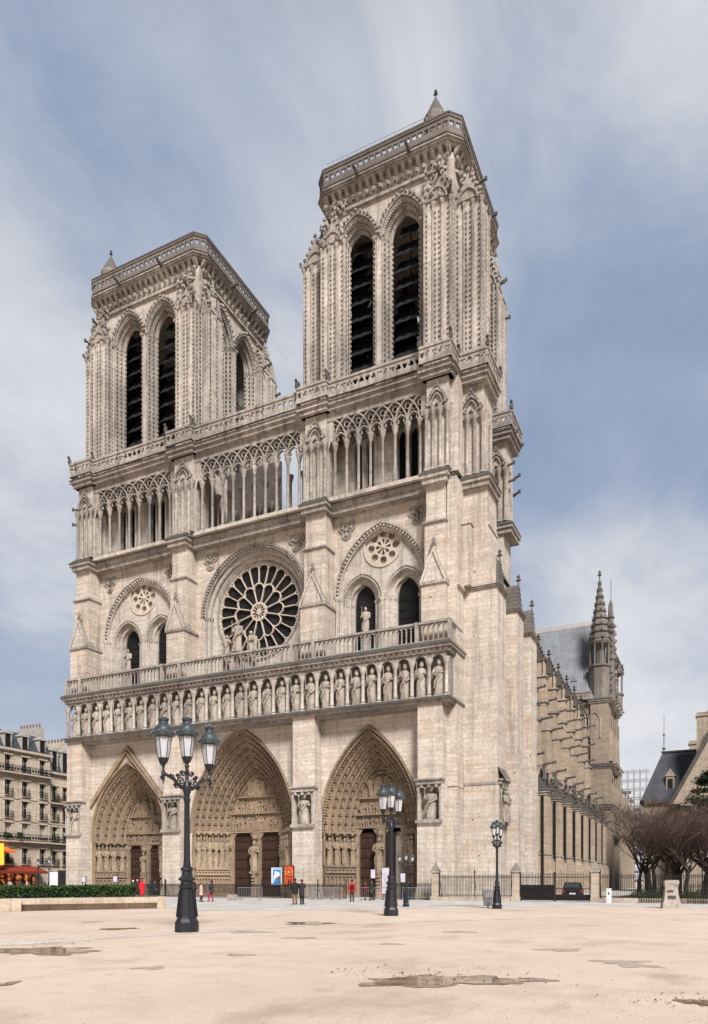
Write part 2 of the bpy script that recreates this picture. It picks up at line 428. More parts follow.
    mb.lathe([(.2,0),(.34,.15),(.38,.35),(.3,.6),(.34,.62),(.2,.9)], (0, D-.5, zl-.95), 8)
    for zz in range(6): mb.blob(0, D-.95, .35+zz*.33, .3, .1, .13)
    mb.build('trumeau', 'carved', P, 40)
    place_statue('trumeau_statue', SAINT_O[1], P, 0, D-.62, 2.55, zl-3.5, 0, .9)
    for sx in (-1, 1):
        a, b = sorted((sx*tw, sx*dw)); mb = MB()
        opened = (key == 'R' and sx > 0)
        if opened:
            mb.box(a, b, D+.6, D+.62, 0, zl)
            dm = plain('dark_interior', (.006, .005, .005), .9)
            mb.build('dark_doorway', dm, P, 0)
            mb = MB(); mb.box(a+.02, a+.12, D-.2, D+.55, 0, zl-.1); mb.box(a+.12, a+.95, D+.05, D+.15, .02, zl-.15)
            o_ = mb.build('door_leaf', plain('dark_door_leaf', (.03, .024, .022), .7), P, 0)
        else:
            mb.box(a, b, D+.08, D+.2, 0, zl)
            for q in range(1, 6):
                xx = a+(b-a)*q/6; mb.box(xx-.015, xx+.015, D+.055, D+.08, .05, zl-.1)
            mb.build('door_leaf', 'wood', P, 0)
            mb = MB()
            for q in range(1, 7):
                zz = zl*q/7; mb.box(a+.05, b-.05, D+.03, D+.053, zz-.045, zz+.045)
                for sgn in (-1, 1):
                    for xx in (a+(b-a)*.3, a+(b-a)*.7):
                        mb.tube([(xx, D+.04, zz), (xx+.18*sgn, D+.04, zz+.2), (xx+.05*sgn, D+.04, zz+.32)], .022, 4)
            mb.build('iron_hinge_strap', 'ironstrap', P, 0)
    # jamb statues over arcaded dado
    nj = {'L': 4, 'C': 6, 'R': 4}[key]; zt = zs-.15; zb = {'L': 2.75, 'C': 2.95, 'R': 3.1}[key]
    for sx in (-1, 1):
        p0 = Vector((sx*(w0-.28), .15, 0)); p1 = Vector((sx*(w1+.05), D-.25, 0)); d = (p1-p0); n3 = Vector((-d.y*sx, d.x*sx, 0)).normalized()
        if n3.y > 0: n3 = -n3
        ang = math.atan2(n3.x, -n3.y)
        # local frame: x along splay, y into wall
        R = Matrix.Translation(p0) @ Matrix.Rotation(math.atan2(d.y, d.x) if sx < 0 else math.atan2(d.y, d.x)+pi, 4, 'Z')
        if sx > 0: R = Matrix.Translation(p1) @ Matrix.Rotation(math.atan2(-d.y, -d.x), 4, 'Z')
        L = d.length; mb = MB(R)
        mb.box(0, L, -.42, .5, 0, .42); mb.box(0, L, -.32, .5, .42, zb-.75)
        mb.box(0, L, -.50, .5, zb-.75, zb-.55); mb.box(0, L, -.42, .5, zb-.55, zb-.18); mb.box(0, L, -.55, .5, zb-.18, zb)
        na = nj*2
        for q in range(na+1): mb.lathe([(.075,.42),(.075,zb-1.35),(.13,zb-1.2)], (L*q/na, -.4, 0), 6)
        for q in range(na):
            xa = L*(q+.5)/na; mb.bar(arch(xa, L/na/2, zb-1.2, L/na*.5, None, 5), .09, -.46, -.3)
            mb.blob(xa, -.36, zb-1.75, .14, .07, .42, j=.2)
            mb.blob(xa, -.5, zb-.36, .12, .1, .13, j=.2)
            for zz in (.7, 1.1): mb.blob(xa, -.34, zz, .11, .05, .12, j=.2)
        for q in range(nj+1):
            mb.tube([(L*q/nj, -.12, zb), (L*q/nj, -.12, zt)], .10, 7)
            mb.lathe([(.10,0),(.2,.2),(.22,.3)], (L*q/nj, -.12, zt-.3), 7)
        mb.box(-.05, L+.05, -.46, .4, zt-.02, zt+.2)
        for q in range(nj):     # canopy
            xa = L*(q+.5)/nj; mb.lathe([(.12,0),(.2,.08),(.22,.22),(.2,.26)], (xa, -.3, zt-.26), 6)
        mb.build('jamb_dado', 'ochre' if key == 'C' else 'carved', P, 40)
        for q in range(nj):
            pt = R @ Vector((L*(q+.5)/nj, -.34, 0))
            place_statue('jamb_statue', SAINT_O[(q+(sx > 0)) % 4], P, pt.x, pt.y, zb+.1, zt-zb-.48, ang, {6: .60, 4: .78}[nj])
    return P
for b in BAYS: portal(*b)

# --------------------------------------------------- ground storey buttresses with statue niches
def niche(mb, x0, x1, y, z0=6.9, z1=10.4):
    w = x1-x0
    mb.box(x0-.08, x1+.08, y-.28, y+.04, z0-.28, z0)      # shelf
    mb.box(x0-.05, x1+.05, y-.22, y+.0, z1-.45, z1-.12)
    mb.box(x0-.16, x1+.16, y-.36, y+.6, z1-.1, z1+.05)
    for x in (x0+.12, x1-.12):
        mb.lathe([(.12,0),(.085,.12),(.085,2.35),(.15,2.62),(.16,2.75)], (x, y-.12, z0), 8)
    for k in range(3):
        xx = x0+.45+(w-.9)*k/2
        mb.bar(arch(xx, (w-.9)/4, z1-.95, .3, None, 5), .07, y-.2, y-.1); mb.blob(xx, y-.18, z1-.62, .14, .12, .18)
for i, (x0, x1) in enumerate(BUT):
    B = empty('buttress', ((x0+x1)/2, -1.6, 0), 0, CATH)
    T = Matrix.Translation((-(x0+x1)/2, 1.6, 0))
    mb = MB(T); y = -1.6
    xm0, xm1 = x0, x1
    mb.box(x0-.15, x1+.15, y-.15, .1, 0, .55); mb.box(x0-.08, x1+.08, y-.08, .1, .55, .95)
    mb.box(x0, x1, y, .02, .95, 6.65)
    # niche: recessed
    mb.box(x0+.0, x0+.22, y, .02, 6.65, 10.3); mb.box(x1-.22, x1, y, .02, 6.65, 10.3)
    mb.box(x0+.22, x1-.22, y+.75, .02, 6.65, 10.3)
    mb.box(x0, x1, y+.12, .02, 10.3, Z_LEDGE-.5)
    mb.hexa([(x0,y,10.3),(x1,y,10.3),(x1,y+.2,10.3),(x0,y+.2,10.3)], [(x0+.01,y+.12,10.9),(x1-.01,y+.12,10.9),(x1-.01,y+.2,10.9),(x0+.01,y+.2,10.9)])
    mb.build('shaft', 'wall', B, 0)
    mb = MB(T); niche(mb, x0, x1, y); mb.build('niche_frame', 'trim', B, 40)
    place_statue('niche_statue', SAINT[i], B, 0, .38, 6.98, 2.75, 0, 1.15)

# --------------------------------------------------- south-west corner and south buttresses
mb = MB(); mb.box(22.2, 23.05, .0, 3.3, 0, 37.0); mb.build('corner_wall', 'wallh', CATH, 0)
SB = [(22.3, 26.2, 2.15, 5.3, 36.9), (22.0, 27.0, 6.2, 8.9, 26.9), (22.0, 27.4, 10.1, 12.9, 27.6)]
def south_buttress(i, x0, x1, y0, y1):
    B = empty('buttress', (x1, y0, 0), 0, CATH); T = Matrix.Translation((-x1, -y0, 0))
    mb = MB(T)
    mb.box(x0-.1, x1+.12, y0-.12, y1+.12, 0, .9)
    top = [27.6, 26.6, 25.5][i]
    mb.box(x0, x1, y0, y1, .9, 10.2 if i == 0 else 12.6)
    mb.box(x0, x1-.12, y0+.02, y1-.02, 10.2 if i == 0 else 12.6, top)
    if i == 0:
        mb.box(22.3, 25.2, y0+.0, y1, 27.5, 37.0)
        mb.add([(25.2, y0+.03, 27.5), (26.0, y0+.03, 27.5), (25.2, y0+.03, 33.6), (25.2, y1, 27.5), (26.0, y1, 27.5), (25.2, y1, 33.6)], [(0,1,2),(3,5,4),(1,4,5,2)])
        mb.box(24.9, 25.35, y0+.04, y1-.04, 33.2, 33.45)
    mb.build('shaft', 'wallh', B, 0)
    mb = MB(T)
    string(mb, x0+.1, x1-.12, y0+.02, y1, top-.1, top+.3, .28)
    if i == 0:
        mb.build('string_course', 'trim', B, 0); mb = MB(T); mb.box(x0+.6, x1+.05, y0-.06, y1+.1, 10.15, 10.35)
    mb.build('string_course', 'trim', B, 0)
    mb = MB(T)    # steep gabled cap
    a0, a1 = x1-2.0, x1-.15
    mb.add([(a0, y0+.1, top+.3), (a1, y0+.1, top+.3), (a1, y1-.1, top+.3), (a0, y1-.1, top+.3), (a0+.5, (y0+y1)/2, top+2.9), (a1-.05, (y0+y1)/2, top+2.9)],
           [(0,1,5,4),(2,3,4,5),(1,2,5),(3,0,4)])
    finial(mb, a1-.15, (y0+y1)/2, top+2.8, .75)
    for q in range(6): mb.box(a0+.5*q/6-.03, a1-.02+.03, y0+.1+(y1-y0-.2)*.5*q/6-.03, y1-.1-(y1-y0-.2)*.5*q/6+.03, top+.3+2.6*q/6, top+.36+2.6*q/6)
    mb.build('gabled_cap', 'rail', B, 0)
    if i == 0:
        mb = MB(Matrix.Translation((x1-x1, 0, 0)) @ Matrix.Translation((0, -y0, 0)) @ Matrix.Translation((0, 0, 0)))
        R = Matrix.Rotation(pi/2, 4, 'Z')
        mb = MB(Matrix.Translation((0, 0, 0)) @ R)
        niche(mb, .35, 2.8, -.0, 6.9, 10.6)
        mb.add([(.2, -.5, 10.65), (2.95, -.5, 10.65), (2.95, .2, 11.9), (.2, .2, 11.9)], [(0,1,2,3)])
        mb.build('niche_frame', 'trim', B, 40)
        place_statue('niche_statue', SAINT[2], B, .25, 1.5, 7.0, 2.8, pi/2, 1.15)
    return B
for i, a in enumerate(SB): south_buttress(i, *a[:4])
mb = MB(); mb.box(22.2, 24.2, 11.7, 14.7, 20, 36.8); mb.box(21.9, 22.6, 3.2, 15.9, 0, 37.0); mb.box(22.2, 25.0, 5.2, 11.9, 20, 30.5); mb.build('corner_wall', 'upper', CATH, 0)
mb = MB(); mb.add([(22.4,5.35,36.2),(25.2,5.35,30.6),(25.2,11.65,30.6),(22.4,11.65,36.2),(22.4,5.35,30.4),(22.4,11.65,30.4)], [(0,1,2,3),(0,4,1),(3,2,5)]); mb.build('stair_roof', 'dark', CATH, 0)
# string course round the corner above the gallery of kings, z 27.85
mb = MB(); mb.box(22.0, 23.3, .05, 2.2, 27.5, 27.8); mb.build('string_course', 'wallh', CATH, 0); mb = MB(); mb.hexa([(21.5,-.1,9.9),(23.1,-.1,9.9),(23.1,2.2,9.9),(21.5,2.2,9.9)], [(21.5,-.05,10.15),(23.05,-.05,10.15),(23.05,2.2,10.15),(21.5,2.2,10.15)])
mb.build('string_course', 'wallh', CATH, 0); mb = MB(); mb.box(22.9, 24.0, 1.2, 2.2, 33.2, 33.5); mb.box(22.9, 23.9, 1.3, 2.2, 27.8, 33.2)
mb.build('string_course', 'wallh', CATH, 0)

# --------------------------------------------------- gallery of kings
K0, K1 = -21.9, 23.0
G = empty('kings_gallery', (0, -1.3, Z_LEDGE), 0, CATH); T = Matrix.Translation((0, 1.3, -Z_LEDGE))
mb = MB(T)
mb.box(K0+.3, K1-.3, -1.35, .0, Z_LEDGE-.75, Z_LEDGE-.5); mb.box(K0, K1, -1.75, .0, Z_LEDGE-.5, Z_LEDGE-.22)
mb.hexa([(K0-.2,-2.0,Z_LEDGE-.215),(K1+.2,-2.0,Z_LEDGE-.215),(K1+.2,2.2,Z_LEDGE-.215),(K0-.2,2.2,Z_LEDGE-.215)], [(K0-.1,-1.8,Z_LEDGE),(K1+.1,-1.8,Z_LEDGE),(K1+.1,2.2,Z_LEDGE),(K0-.1,2.2,Z_LEDGE)])
mb.build('ledge', 'trim', G, 0)
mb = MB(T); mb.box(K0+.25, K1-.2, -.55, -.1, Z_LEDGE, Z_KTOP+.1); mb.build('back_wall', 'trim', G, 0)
mb = MB(T)
mb.box(K0, K1, -1.75, 2.0, Z_KTOP, Z_KTOP+.35); modillions(mb, K0, K1, -1.75, Z_KTOP+.0, Z_KTOP+.35, .53, .18, .26)
mb.box(K0-.25, K1+.2, -2.0, 2.2, Z_KTOP+.36, Z_KTOP+.62)
mb.hexa([(K0-.35,-2.15,Z_KTOP+.625),(K1+.3,-2.15,Z_KTOP+.625),(K1+.3,2.3,Z_KTOP+.625),(K0-.35,2.3,Z_KTOP+.625)], [(K0-.25,-1.95,22.2),(K1+.2,-1.95,22.2),(K1+.2,2.3,22.2),(K0-.25,2.3,22.2)])
mb.build('cornice', 'trim', G, 0)
ncol = 29; sp = (K1-K0-.7)/(ncol-1)
cm = MB(); cm.lathe([(.30,0),(.30,.12),(.22,.2),(.175,.32),(.165,2.7),(.2,2.75),(.33,3.12),(.36,3.3)], (0,0,0), 10)
cme = cm.build('column', 'upper', G, 40); cmesh = cme.data; bpy.data.objects.remove(cme)
for i in range(ncol):
    x = K0+.35+i*sp
    obj('column', cmesh, G, (x, -.22, 0))
    if i < ncol-1:
        xs = x+sp/2
        mb = MB()
        mb.plate([(xs-sp/2+.02, 3.3), (xs-sp/2+.02, 3.82), (xs+sp/2-.02, 3.82), (xs+sp/2-.02, 3.3), (xs+sp/2-.2, 3.15)]+[(xs+.50*cos(a), 3.2+.42*sin(a)) for a in [pi*k/6 for k in range(7)]]+[(xs-sp/2+.2, 3.15)], -.28, .1)
        mb.build('trefoil_head', 'trim', G, 0)
        place_statue('king_statue', STAT[(i*3+i//4) % 5], G, xs, .16, .14, 3.08, random.uniform(-.15, .15), .98)

# --------------------------------------------------- balustrade of the rose storey
def spindle_rail(name, x0, x1, y, z0, z1, parent, step=.44):
    mb = MB(); n = max(1, round((x1-x0)/step)); st = (x1-x0)/n
    mb.box(x0, x1, y-.12, y+.2, z0, z0+.16)
    mb.box(x0, x1, y-.16, y+.22, z1-.2, z1)
    for i in range(n+1):
        x = x0+i*st; mb.lathe([(.10,0),(.065,.1),(.06,.9),(.10,1.08)], (x, y+.03, z0+.16), 5)
        if i < n: mb.bar(arch(x+st/2, st/2, z1-.5, .26, None, 3), .08, y-.07, y+.13)
    return mb.build(name, 'trim', parent, 35)
spans = [(-21.6, BUT[0][1]), (BUT[0][1], BUT[1][0]), (BUT[1][0], BUT[1][1]), (BUT[1][1], BUT[2][0]), (BUT[2][0], BUT[2][1]), (BUT[2][1], BUT[3][0]), (BUT[3][0], 23.0)]
for a, b in spans:
    spindle_rail('balustrade', a+.12, b-.12, -1.65, 22.2, Z_BAL, CATH)
for a in [s[0] for s in spans]+[23.0]:
    mb = MB(); mb.box(a-.13, a+.13, -1.86, -1.42, 22.2, Z_BAL+.04); mb.build('balustrade_post', 'trim', CATH, 0)
r_ = spindle_rail('balustrade', 0, 3.3, 0, 22.2, Z_BAL, CATH); r_.location = (22.95, -1.6, 0); r_.rotation_euler = (0, 0, pi/2)

# --------------------------------------------------- rose storey
BUP = [(-22.0, -19.5), (-8.3, -6.0), (7.85, 10.4), (20.1, 22.3)]
for i, (x0, x1) in enumerate(BUP):
    B = empty('buttress', ((x0+x1)/2, -.8, 22.2), 0, CATH); T = Matrix.Translation((-(x0+x1)/2, .8, -22.2))
    mb = MB(T)
    mb.box(x0, x1, -.8, YR+.3, 22.2, 27.6)
    mb.box(x0+.12, x1-.12, -.32, YR+.3, 27.6, 33.2)
    mb.hexa([(x0+.12,-.32,33.2),(x1-.12,-.32,33.2),(x1-.12,YR+.3,33.2),(x0+.12,YR+.3,33.2)], [(x0+.2,-.12,33.9),(x1-.2,-.12,33.9),(x1-.2,YR+.3,33.9),(x0+.2,YR+.3,33.9)])
    mb.box(x0+.2, x1-.2, -.12, YR+.3, 33.9, Z_STR)
    mb.build('shaft', 'wallh', B, 0)
    mb = MB(T); mb.box(x0-.12, x1+.12, -.95, YR+.3, 27.55, 27.8); mb.build('string_course', 'trim', B, 0); mb = MB(T)
    mb.box(x0, x1, -.5, YR+.3, 33.15, 33.3)
    mb.build('string_course', 'trim', B, 0)
    mb = MB(T); gablet(mb, x0+.1, x1-.1, -.82, .3, 27.8, 2.6)
    mb.bar([(x0-.05, 27.8), ((x0+x1)/2, 30.6)], .2, -.93, .2); mb.bar([(x1+.05, 27.8), ((x0+x1)/2, 30.6)], .2, -.93, .2)
    finial(mb, (x0+x1)/2, -.7, 30.4, .9)
    mb.build('gablet', 'upper', B, 0)
# central bay
RC = (.95, 29.45)
def bay_wall_upper(x0, x1, holes):
    mb = MB(); mb.plate([(x0, 22.1), (x1, 22.1), (x1, Z_STR), (x0, Z_STR)], YR, None, holes); mb.build('bay_wall', 'wallh', CATH, 0)
xc, zc = RC
o0 = arch(xc, 6.35, zc, 6.35, 22.3, 20)
bay_wall_upper(-6.2, 8.0, [o0])
RW = empty('rose_window', (xc, YR, zc), 0, CATH); T = Matrix.Translation((-xc, -YR, -zc))
mb = MB(T)
def ro(w): return arch(xc, w, zc, w, 22.3, 20)
mb.splay([(ro(6.35), YR), (ro(6.35), YR+.16), (ro(6.05), YR+.18), (ro(5.95), YR+.45), (ro(5.65), YR+.5), (ro(5.5), YR+.75), (ro(5.3), YR+.8), (ro(5.15), YR+1.0)])
mb.plate(ro(5.17), YR+1.0, YR+1.5, [circ(xc, zc, 4.85, 48)], sides=False)
mb.build('rose_arch', 'upper', RW, 30)
mb = MB(T)
for w, y in ((6.42, YR-.04), (5.98, YR+.22), (5.55, YR+.55)):
    mb.tube([(x, y, z) for x, z in arch(xc, w, zc, w, None, 26)], .10, 6)
    for sx in (-1, 1):
        if w < 6.2: mb.tube([(xc+sx*w, y, 22.6), (xc+sx*w, y, zc-.4)], .11, 8); mb.lathe([(.11,0),(.22,.25),(.24,.4)], (xc+sx*w, y, zc-.4), 8)
for i in range(60):
    a = pi*(i+.5)/60; mb.blob(xc+6.2*cos(a), YR+.02, zc+6.2*sin(a), .13, .13, .13)
for r in (4.95, 5.1): mb.tube([(xc+r*cos(TAU*k/48), YR+.97, zc+r*sin(TAU*k/48)) for k in range(48)], .07, 6, closed=True)
mb.build('moulding', 'trim', RW, 45)
mb = MB(T); yt = YR+1.15
mb.plate(circ(xc, zc, .98, 24), yt-.1, yt+.12, [circ(xc, zc, .78, 20)])
mb.plate(circ(xc, zc, .28, 12), yt-.05, yt+.12)
for k in range(12): a = TAU*k/12; mb.bar([(xc+.25*cos(a), zc+.25*sin(a)), (xc+.6*cos(a), zc+.6*sin(a))], .06, yt-.03, yt+.1); mb.blob(xc+.68*cos(a), yt, zc+.68*sin(a), .13, .1, .13)
for k in range(12):
    a = TAU*(k+.5)/12; mb.bar([(xc+.96*cos(a), zc+.96*sin(a)), (xc+2.35*cos(a), zc+2.35*sin(a))], .10, yt-.08, yt+.1)
    b = TAU*(k+1)/12; r = 2.35; q = r*sin(pi/12)
    mb.bar([(xc+r*cos(b)*.99+q*cos(b+t), zc+r*sin(b)*.99+q*sin(b+t)) for t in [radians(-90+18*j) for j in range(11)]], .115, yt-.09, yt+.11)
for k in range(24):
    a = TAU*k/24; r0 = 2.95 if k % 2 == 0 else 2.42
    mb.bar([(xc+r0*cos(a), zc+r0*sin(a)), (xc+4.4*cos(a), zc+4.4*sin(a))], .095, yt-.08, yt+.1)
    b = TAU*(k+.5)/24; q = 4.35*sin(pi/24)
    mb.bar([(xc+4.32*cos(b)+q*cos(b+t), zc+4.32*sin(b)+q*sin(b+t)) for t in [radians(-90+22.5*j) for j in range(9)]], .095, yt-.08, yt+.1)
mb.bar(circ(xc, zc, 4.86, 48)+[circ(xc, zc, 4.86, 48)[0]], .2, yt-.12, yt+.12)
mb.build('tracery', 'tracery', RW, 0)
mb = MB(T); mb.plate(circ(xc, zc, 4.95, 40), yt+.2); g_ = mb.build('glass', 'glass', RW, 0)
# Virgin and two angels before the rose
def sh(me, name, x, y, z, h, rz=0, wide=1.2): return place_statue(name, me, CATH, x, y, z, h, rz, wide)
mb = MB(); mb.lathe([(.75,0),(.7,.3),(.5,.45),(.45,1.9),(.6,2.05)], (xc-.2, -.9, 22.2), 8)
for sx in (-1, 1): mb.lathe([(.6,0),(.4,.3),(.4,1.3),(.5,1.4)], (xc-.2+sx*1.5, -.7, 22.2), 8)
mb.build('pedestal', 'trim', CATH, 30)
sh(STAT[1], 'virgin_statue', xc-.2, -.9, 24.3, 3.15, 0, .95)
sh(ANGEL[0], 'angel_statue', xc-1.65, -.7, 23.7, 2.6, .35, .95); sh(ANGEL[1], 'angel_statue', xc+1.25, -.7, 23.7, 2.6, -.35, .95)

# side bays: big pointed relieving arch, two windows, small blind rose
def side_bay(x0, x1, xc, w, zs, rise, wx, rose, adam):
    o0 = arch(xc, w, zs, rise, 22.3, 16)
    bay_wall_upper(x0-.2, x1+.2, [o0])
    W = empty('twin_window', (xc, YR, 22.2), 0, CATH); T = Matrix.Translation((-xc, -YR, -22.2))
    mb = MB(T); yb = YR+.55
    def oo(k): return arch(xc, w-k, zs, rise-k, 22.3, 16)
    mb.splay([(oo(0), YR), (oo(0), YR+.14), (oo(.3), YR+.18), (oo(.38), YR+.4), (oo(.6), yb)])
    subs = [(xc-wx, 2.12), (xc+wx, 2.12)]
    hs = [arch(sx_, r_, 28.45, 2.55, 22.32, 10) for sx_, r_ in subs]
    mb.plate(oo(.6), yb, None, hs+[circ(xc+rose[0], rose[1], 1.85, 24)])
    for sx_, r_ in subs:
        def s2(q, rr): return arch(sx_, r_-q, 28.45, rr, 22.32, 10)
        mb.splay([(s2(0, 2.55), yb), (s2(.02, 2.53), yb+.15), (s2(.38, 2.2), yb+.2), (s2(.45, 2.12), yb+.5), (s2(.8, 1.75), yb+.55), (s2(.85, 1.7), yb+.85), (s2(1.02, 1.75), yb+.9), (s2(1.02, 1.75), yb+1.2)])
    mb.build('arch_surround', 'upper', W, 30)
    mb = MB(T)
    for kk, y in ((-.05, YR-.03), (.34, YR+.22)):
        mb.tube([(x, y, z) for x, z in arch(xc, w-kk, zs, rise-kk, None, 20)], .09, 6)
    L = arch(xc, w-.17, zs, rise-.17, None, 22)
    for x, z in L: mb.blob(x, YR+.05, z, .13)
    for sx_, r_ in subs:
        for kk in (.05, .42, .82):
            mb.tube([(x, yb+.1+kk*.75, z) for x, z in arch(sx_, r_-kk, 28.45, 2.55-kk*.75, None, 12)], .075, 6)
        for x, z in arch(sx_, r_-.25, 28.45, 2.35, None, 16): mb.blob(x, yb+.08, z, .10)
        for sg in (-1, 1):
            for kk in (.1, .48, .88):
                x = sx_+sg*(r_-kk); y = yb+.1+kk*.75
                mb.tube([(x, y, 22.7), (x, y, 28.1)], .10, 7); mb.lathe([(.1,0),(.19,.2),(.21,.34)], (x, y, 28.1), 7)
    for sg in (-1, 1):
        for kk in (.12, .42):
            x = xc+sg*(w-kk); mb.tube([(x, YR+kk*.7, 22.6), (x, YR+kk*.7, zs-.4)], .11, 7); mb.lathe([(.11,0),(.21,.2),(.23,.4)], (x, YR+kk*.7, zs-.4), 7)
    mb.build('colonnette', 'upper', W, 45)
    for sx_, r_ in subs:
        mb = MB(T); mb.plate(arch(sx_, 1.05, 28.45, 1.75, 22.3, 8), yb+1.1); mb.build('window_glass', 'glass', W, 0)
        mb = MB(T)
        for k in range(-2, 3): mb.box(sx_+k*.36-.02, sx_+k*.36+.02, yb+1.04, yb+1.09, 22.4, 29.2)
        for k in range(7): mb.box(sx_-1.0, sx_+1.0, yb+1.03, yb+1.07, 23+k*.85, 23.05+k*.85)
        mb.build('window_bars', 'railing', W, 0)
    mb = MB(T); rx, rz = xc+rose[0], rose[1]
    mb.plate(circ(rx, rz, 1.86, 24), yb+.4)
    mb.build('blind_rose_back', 'trim', W, 0)
    mb = MB(T)
    for r in (1.92, 1.7): mb.tube([(rx+r*cos(TAU*k/32), yb-.02+(1.92-r), rz+r*sin(TAU*k/32)) for k in range(32)], .09, 6, closed=True)
    mb.plate(circ(rx, rz, 1.9, 32), yb+.12, yb+.4, [circ(rx+1.25*cos(a), rz+1.25*sin(a), .36, 10) for a in [TAU*k/8 for k in range(8)]]+[[(rx+r_*cos(a), rz+r_*sin(a)) for r_, a in ((.30, A_-.18), (.72, A_-.24), (.80, A_), (.72, A_+.24), (.30, A_+.18))] for A_ in [TAU*k/8 for k in range(8)]])
    mb.blob(rx, yb+.1, rz, .25, .15, .25)
    mb.build('blind_rose', 'tracery', W, 0)
    for tx, tz in ((x0+1.25, 35.2), (x1-1.25, 35.2)):
        mb = MB(T)
        for a in (90, 210, 330):
            cx_, cz_ = tx+.48*cos(radians(a+0)), tz-.48*sin(radians(a))
            mb.tube([(cx_+.42*cos(TAU*k/12), YR-.05, cz_+.42*sin(TAU*k/12)) for k in range(12)], .10, 6, closed=True)
            mb.blob(cx_, YR-.0, cz_, .26, .16, .26, j=.3)
            mb.plate(circ(cx_, cz_, .4, 12), YR-.012)
        mb.build('trefoil_medallion', 'trim', W, 45)
    sx_ = subs[0][0]+.75; sh(SAINT[adam], 'figure_statue', sx_, YR-.1, 24.75, 2.75, .2, .82)
    mb = MB(); mb.lathe([(.6,0),(.45,.4),(.38,2.2),(.55,2.55)], (sx_, YR-.1, 22.2), 8); mb.build('pedestal', 'trim', CATH, 30)
side_bay(-19.5, -8.3, -13.95, 5.2, 28.9, 6.3, 2.35, (0, 33.2), 1)
side_bay(10.4, 20.1, 15.15, 4.75, 28.9, 6.3, 2.25, (0, 33.2), 3)
for tx in (-4.3, 6.1):
    mb = MB()
    for a in (90, 210, 330):
        cx_, cz_ = tx+.48*cos(radians(a)), 35.2-.48*sin(radians(a))
        mb.tube([(cx_+.42*cos(TAU*k/12), YR-.05, cz_+.42*sin(TAU*k/12)) for k in range(12)], .10, 6, closed=True)
        mb.blob(cx_, YR, cz_, .26, .16, .26, j=.3)
    mb.build('trefoil_medallion', 'trim', CATH, 45)

# --------------------------------------------------- string course under the colonnade
mb = MB()
string(mb, -21.6, 22.4, .75, 3.4, Z_STR-.6, Z_GAL, .5)
modillions(mb, -21.4, 22.2, .72, Z_STR-.5, Z_STR-.1, .45, .22, .2)
mb.build('string_course', 'trim', CATH, 0)
for x0, x1 in BUP: mb = MB(); string(mb, x0+.1, x1-.1, -.45, 1.0, Z_STR-.55, Z_GAL-.002, .42); modillions(mb, x0+.2, x1-.2, -.48, Z_STR-.5, Z_STR-.12, .42, .2, .2); mb.build('string_course', 'trim', CATH, 0)
mb = MB(); string(mb, 22.4, 25.3, 1.9, 5.3, Z_STR-.53, Z_GAL+.003, .42); modillions(mb, 22.5, 25.2, 1.86, Z_STR-.5, Z_STR-.1, .42, .2, .2)
mb.build('string_course', 'trim', CATH, 0); mb = MB(); string(mb, 22.35, 24.9, 11.6, 14.9, Z_STR-.53, Z_GAL+.006, .42)
mb.build('string_course', 'trim', CATH, 0)

# --------------------------------------------------- grand gallery (open colonnade)
GG = empty('grand_gallery', (0, .3, Z_GAL), 0, CATH); T = Matrix.Translation((0, -.3, -Z_GAL))
# tower bases behind the colonnade: walls with narrow dark lancets
PIERS = [(-21.6, -19.2), (-8.0, -5.2), (7.8, 10.4), (20.15, 22.5)]
for (x0, x1, ops) in ((-21.4, -6.2, (-16.6, -12.3)), (8.2, 22.2, (13.0, 17.5))):
    hs = []
    for x in ops:
        for q in (-.62, .62): hs.append(arch(x+q, .42, 43.2, .9, 38.0, 6))
    mb = MB(T)
    mb.plate([(x0, Z_GAL-.1), (x1, Z_GAL-.1), (x1, 47.3), (x0, 47.3)], 2.45, 3.0, hs)
    for x in ops:
        mb.bar(arch(x, 1.35, 43.4, 1.7, 38.2, 8), .16, 2.3, 2.46)
        mb.tube([(x, 2.3, 38), (x, 2.3, 43.1)], .1, 6)
    mb.build('back_wall', 'upper', GG, 0)
    mb = MB(T); mb.plate([(x0+1.8, 43.9), (x1-1.8, 43.9), (x1-1.8, 46.05), (x0+1.8, 46.05)], 2.28); mb.build('upper_shade_plate', 'recess', GG, 0)  # dark plate before the wall, standing in for shade under the ceiling
    mb = MB(T); mb.box(x0+.3, x1-.3, 3.5, 3.6, 37.9, 47); mb.build('dark_interior', 'louvre', GG, 0)
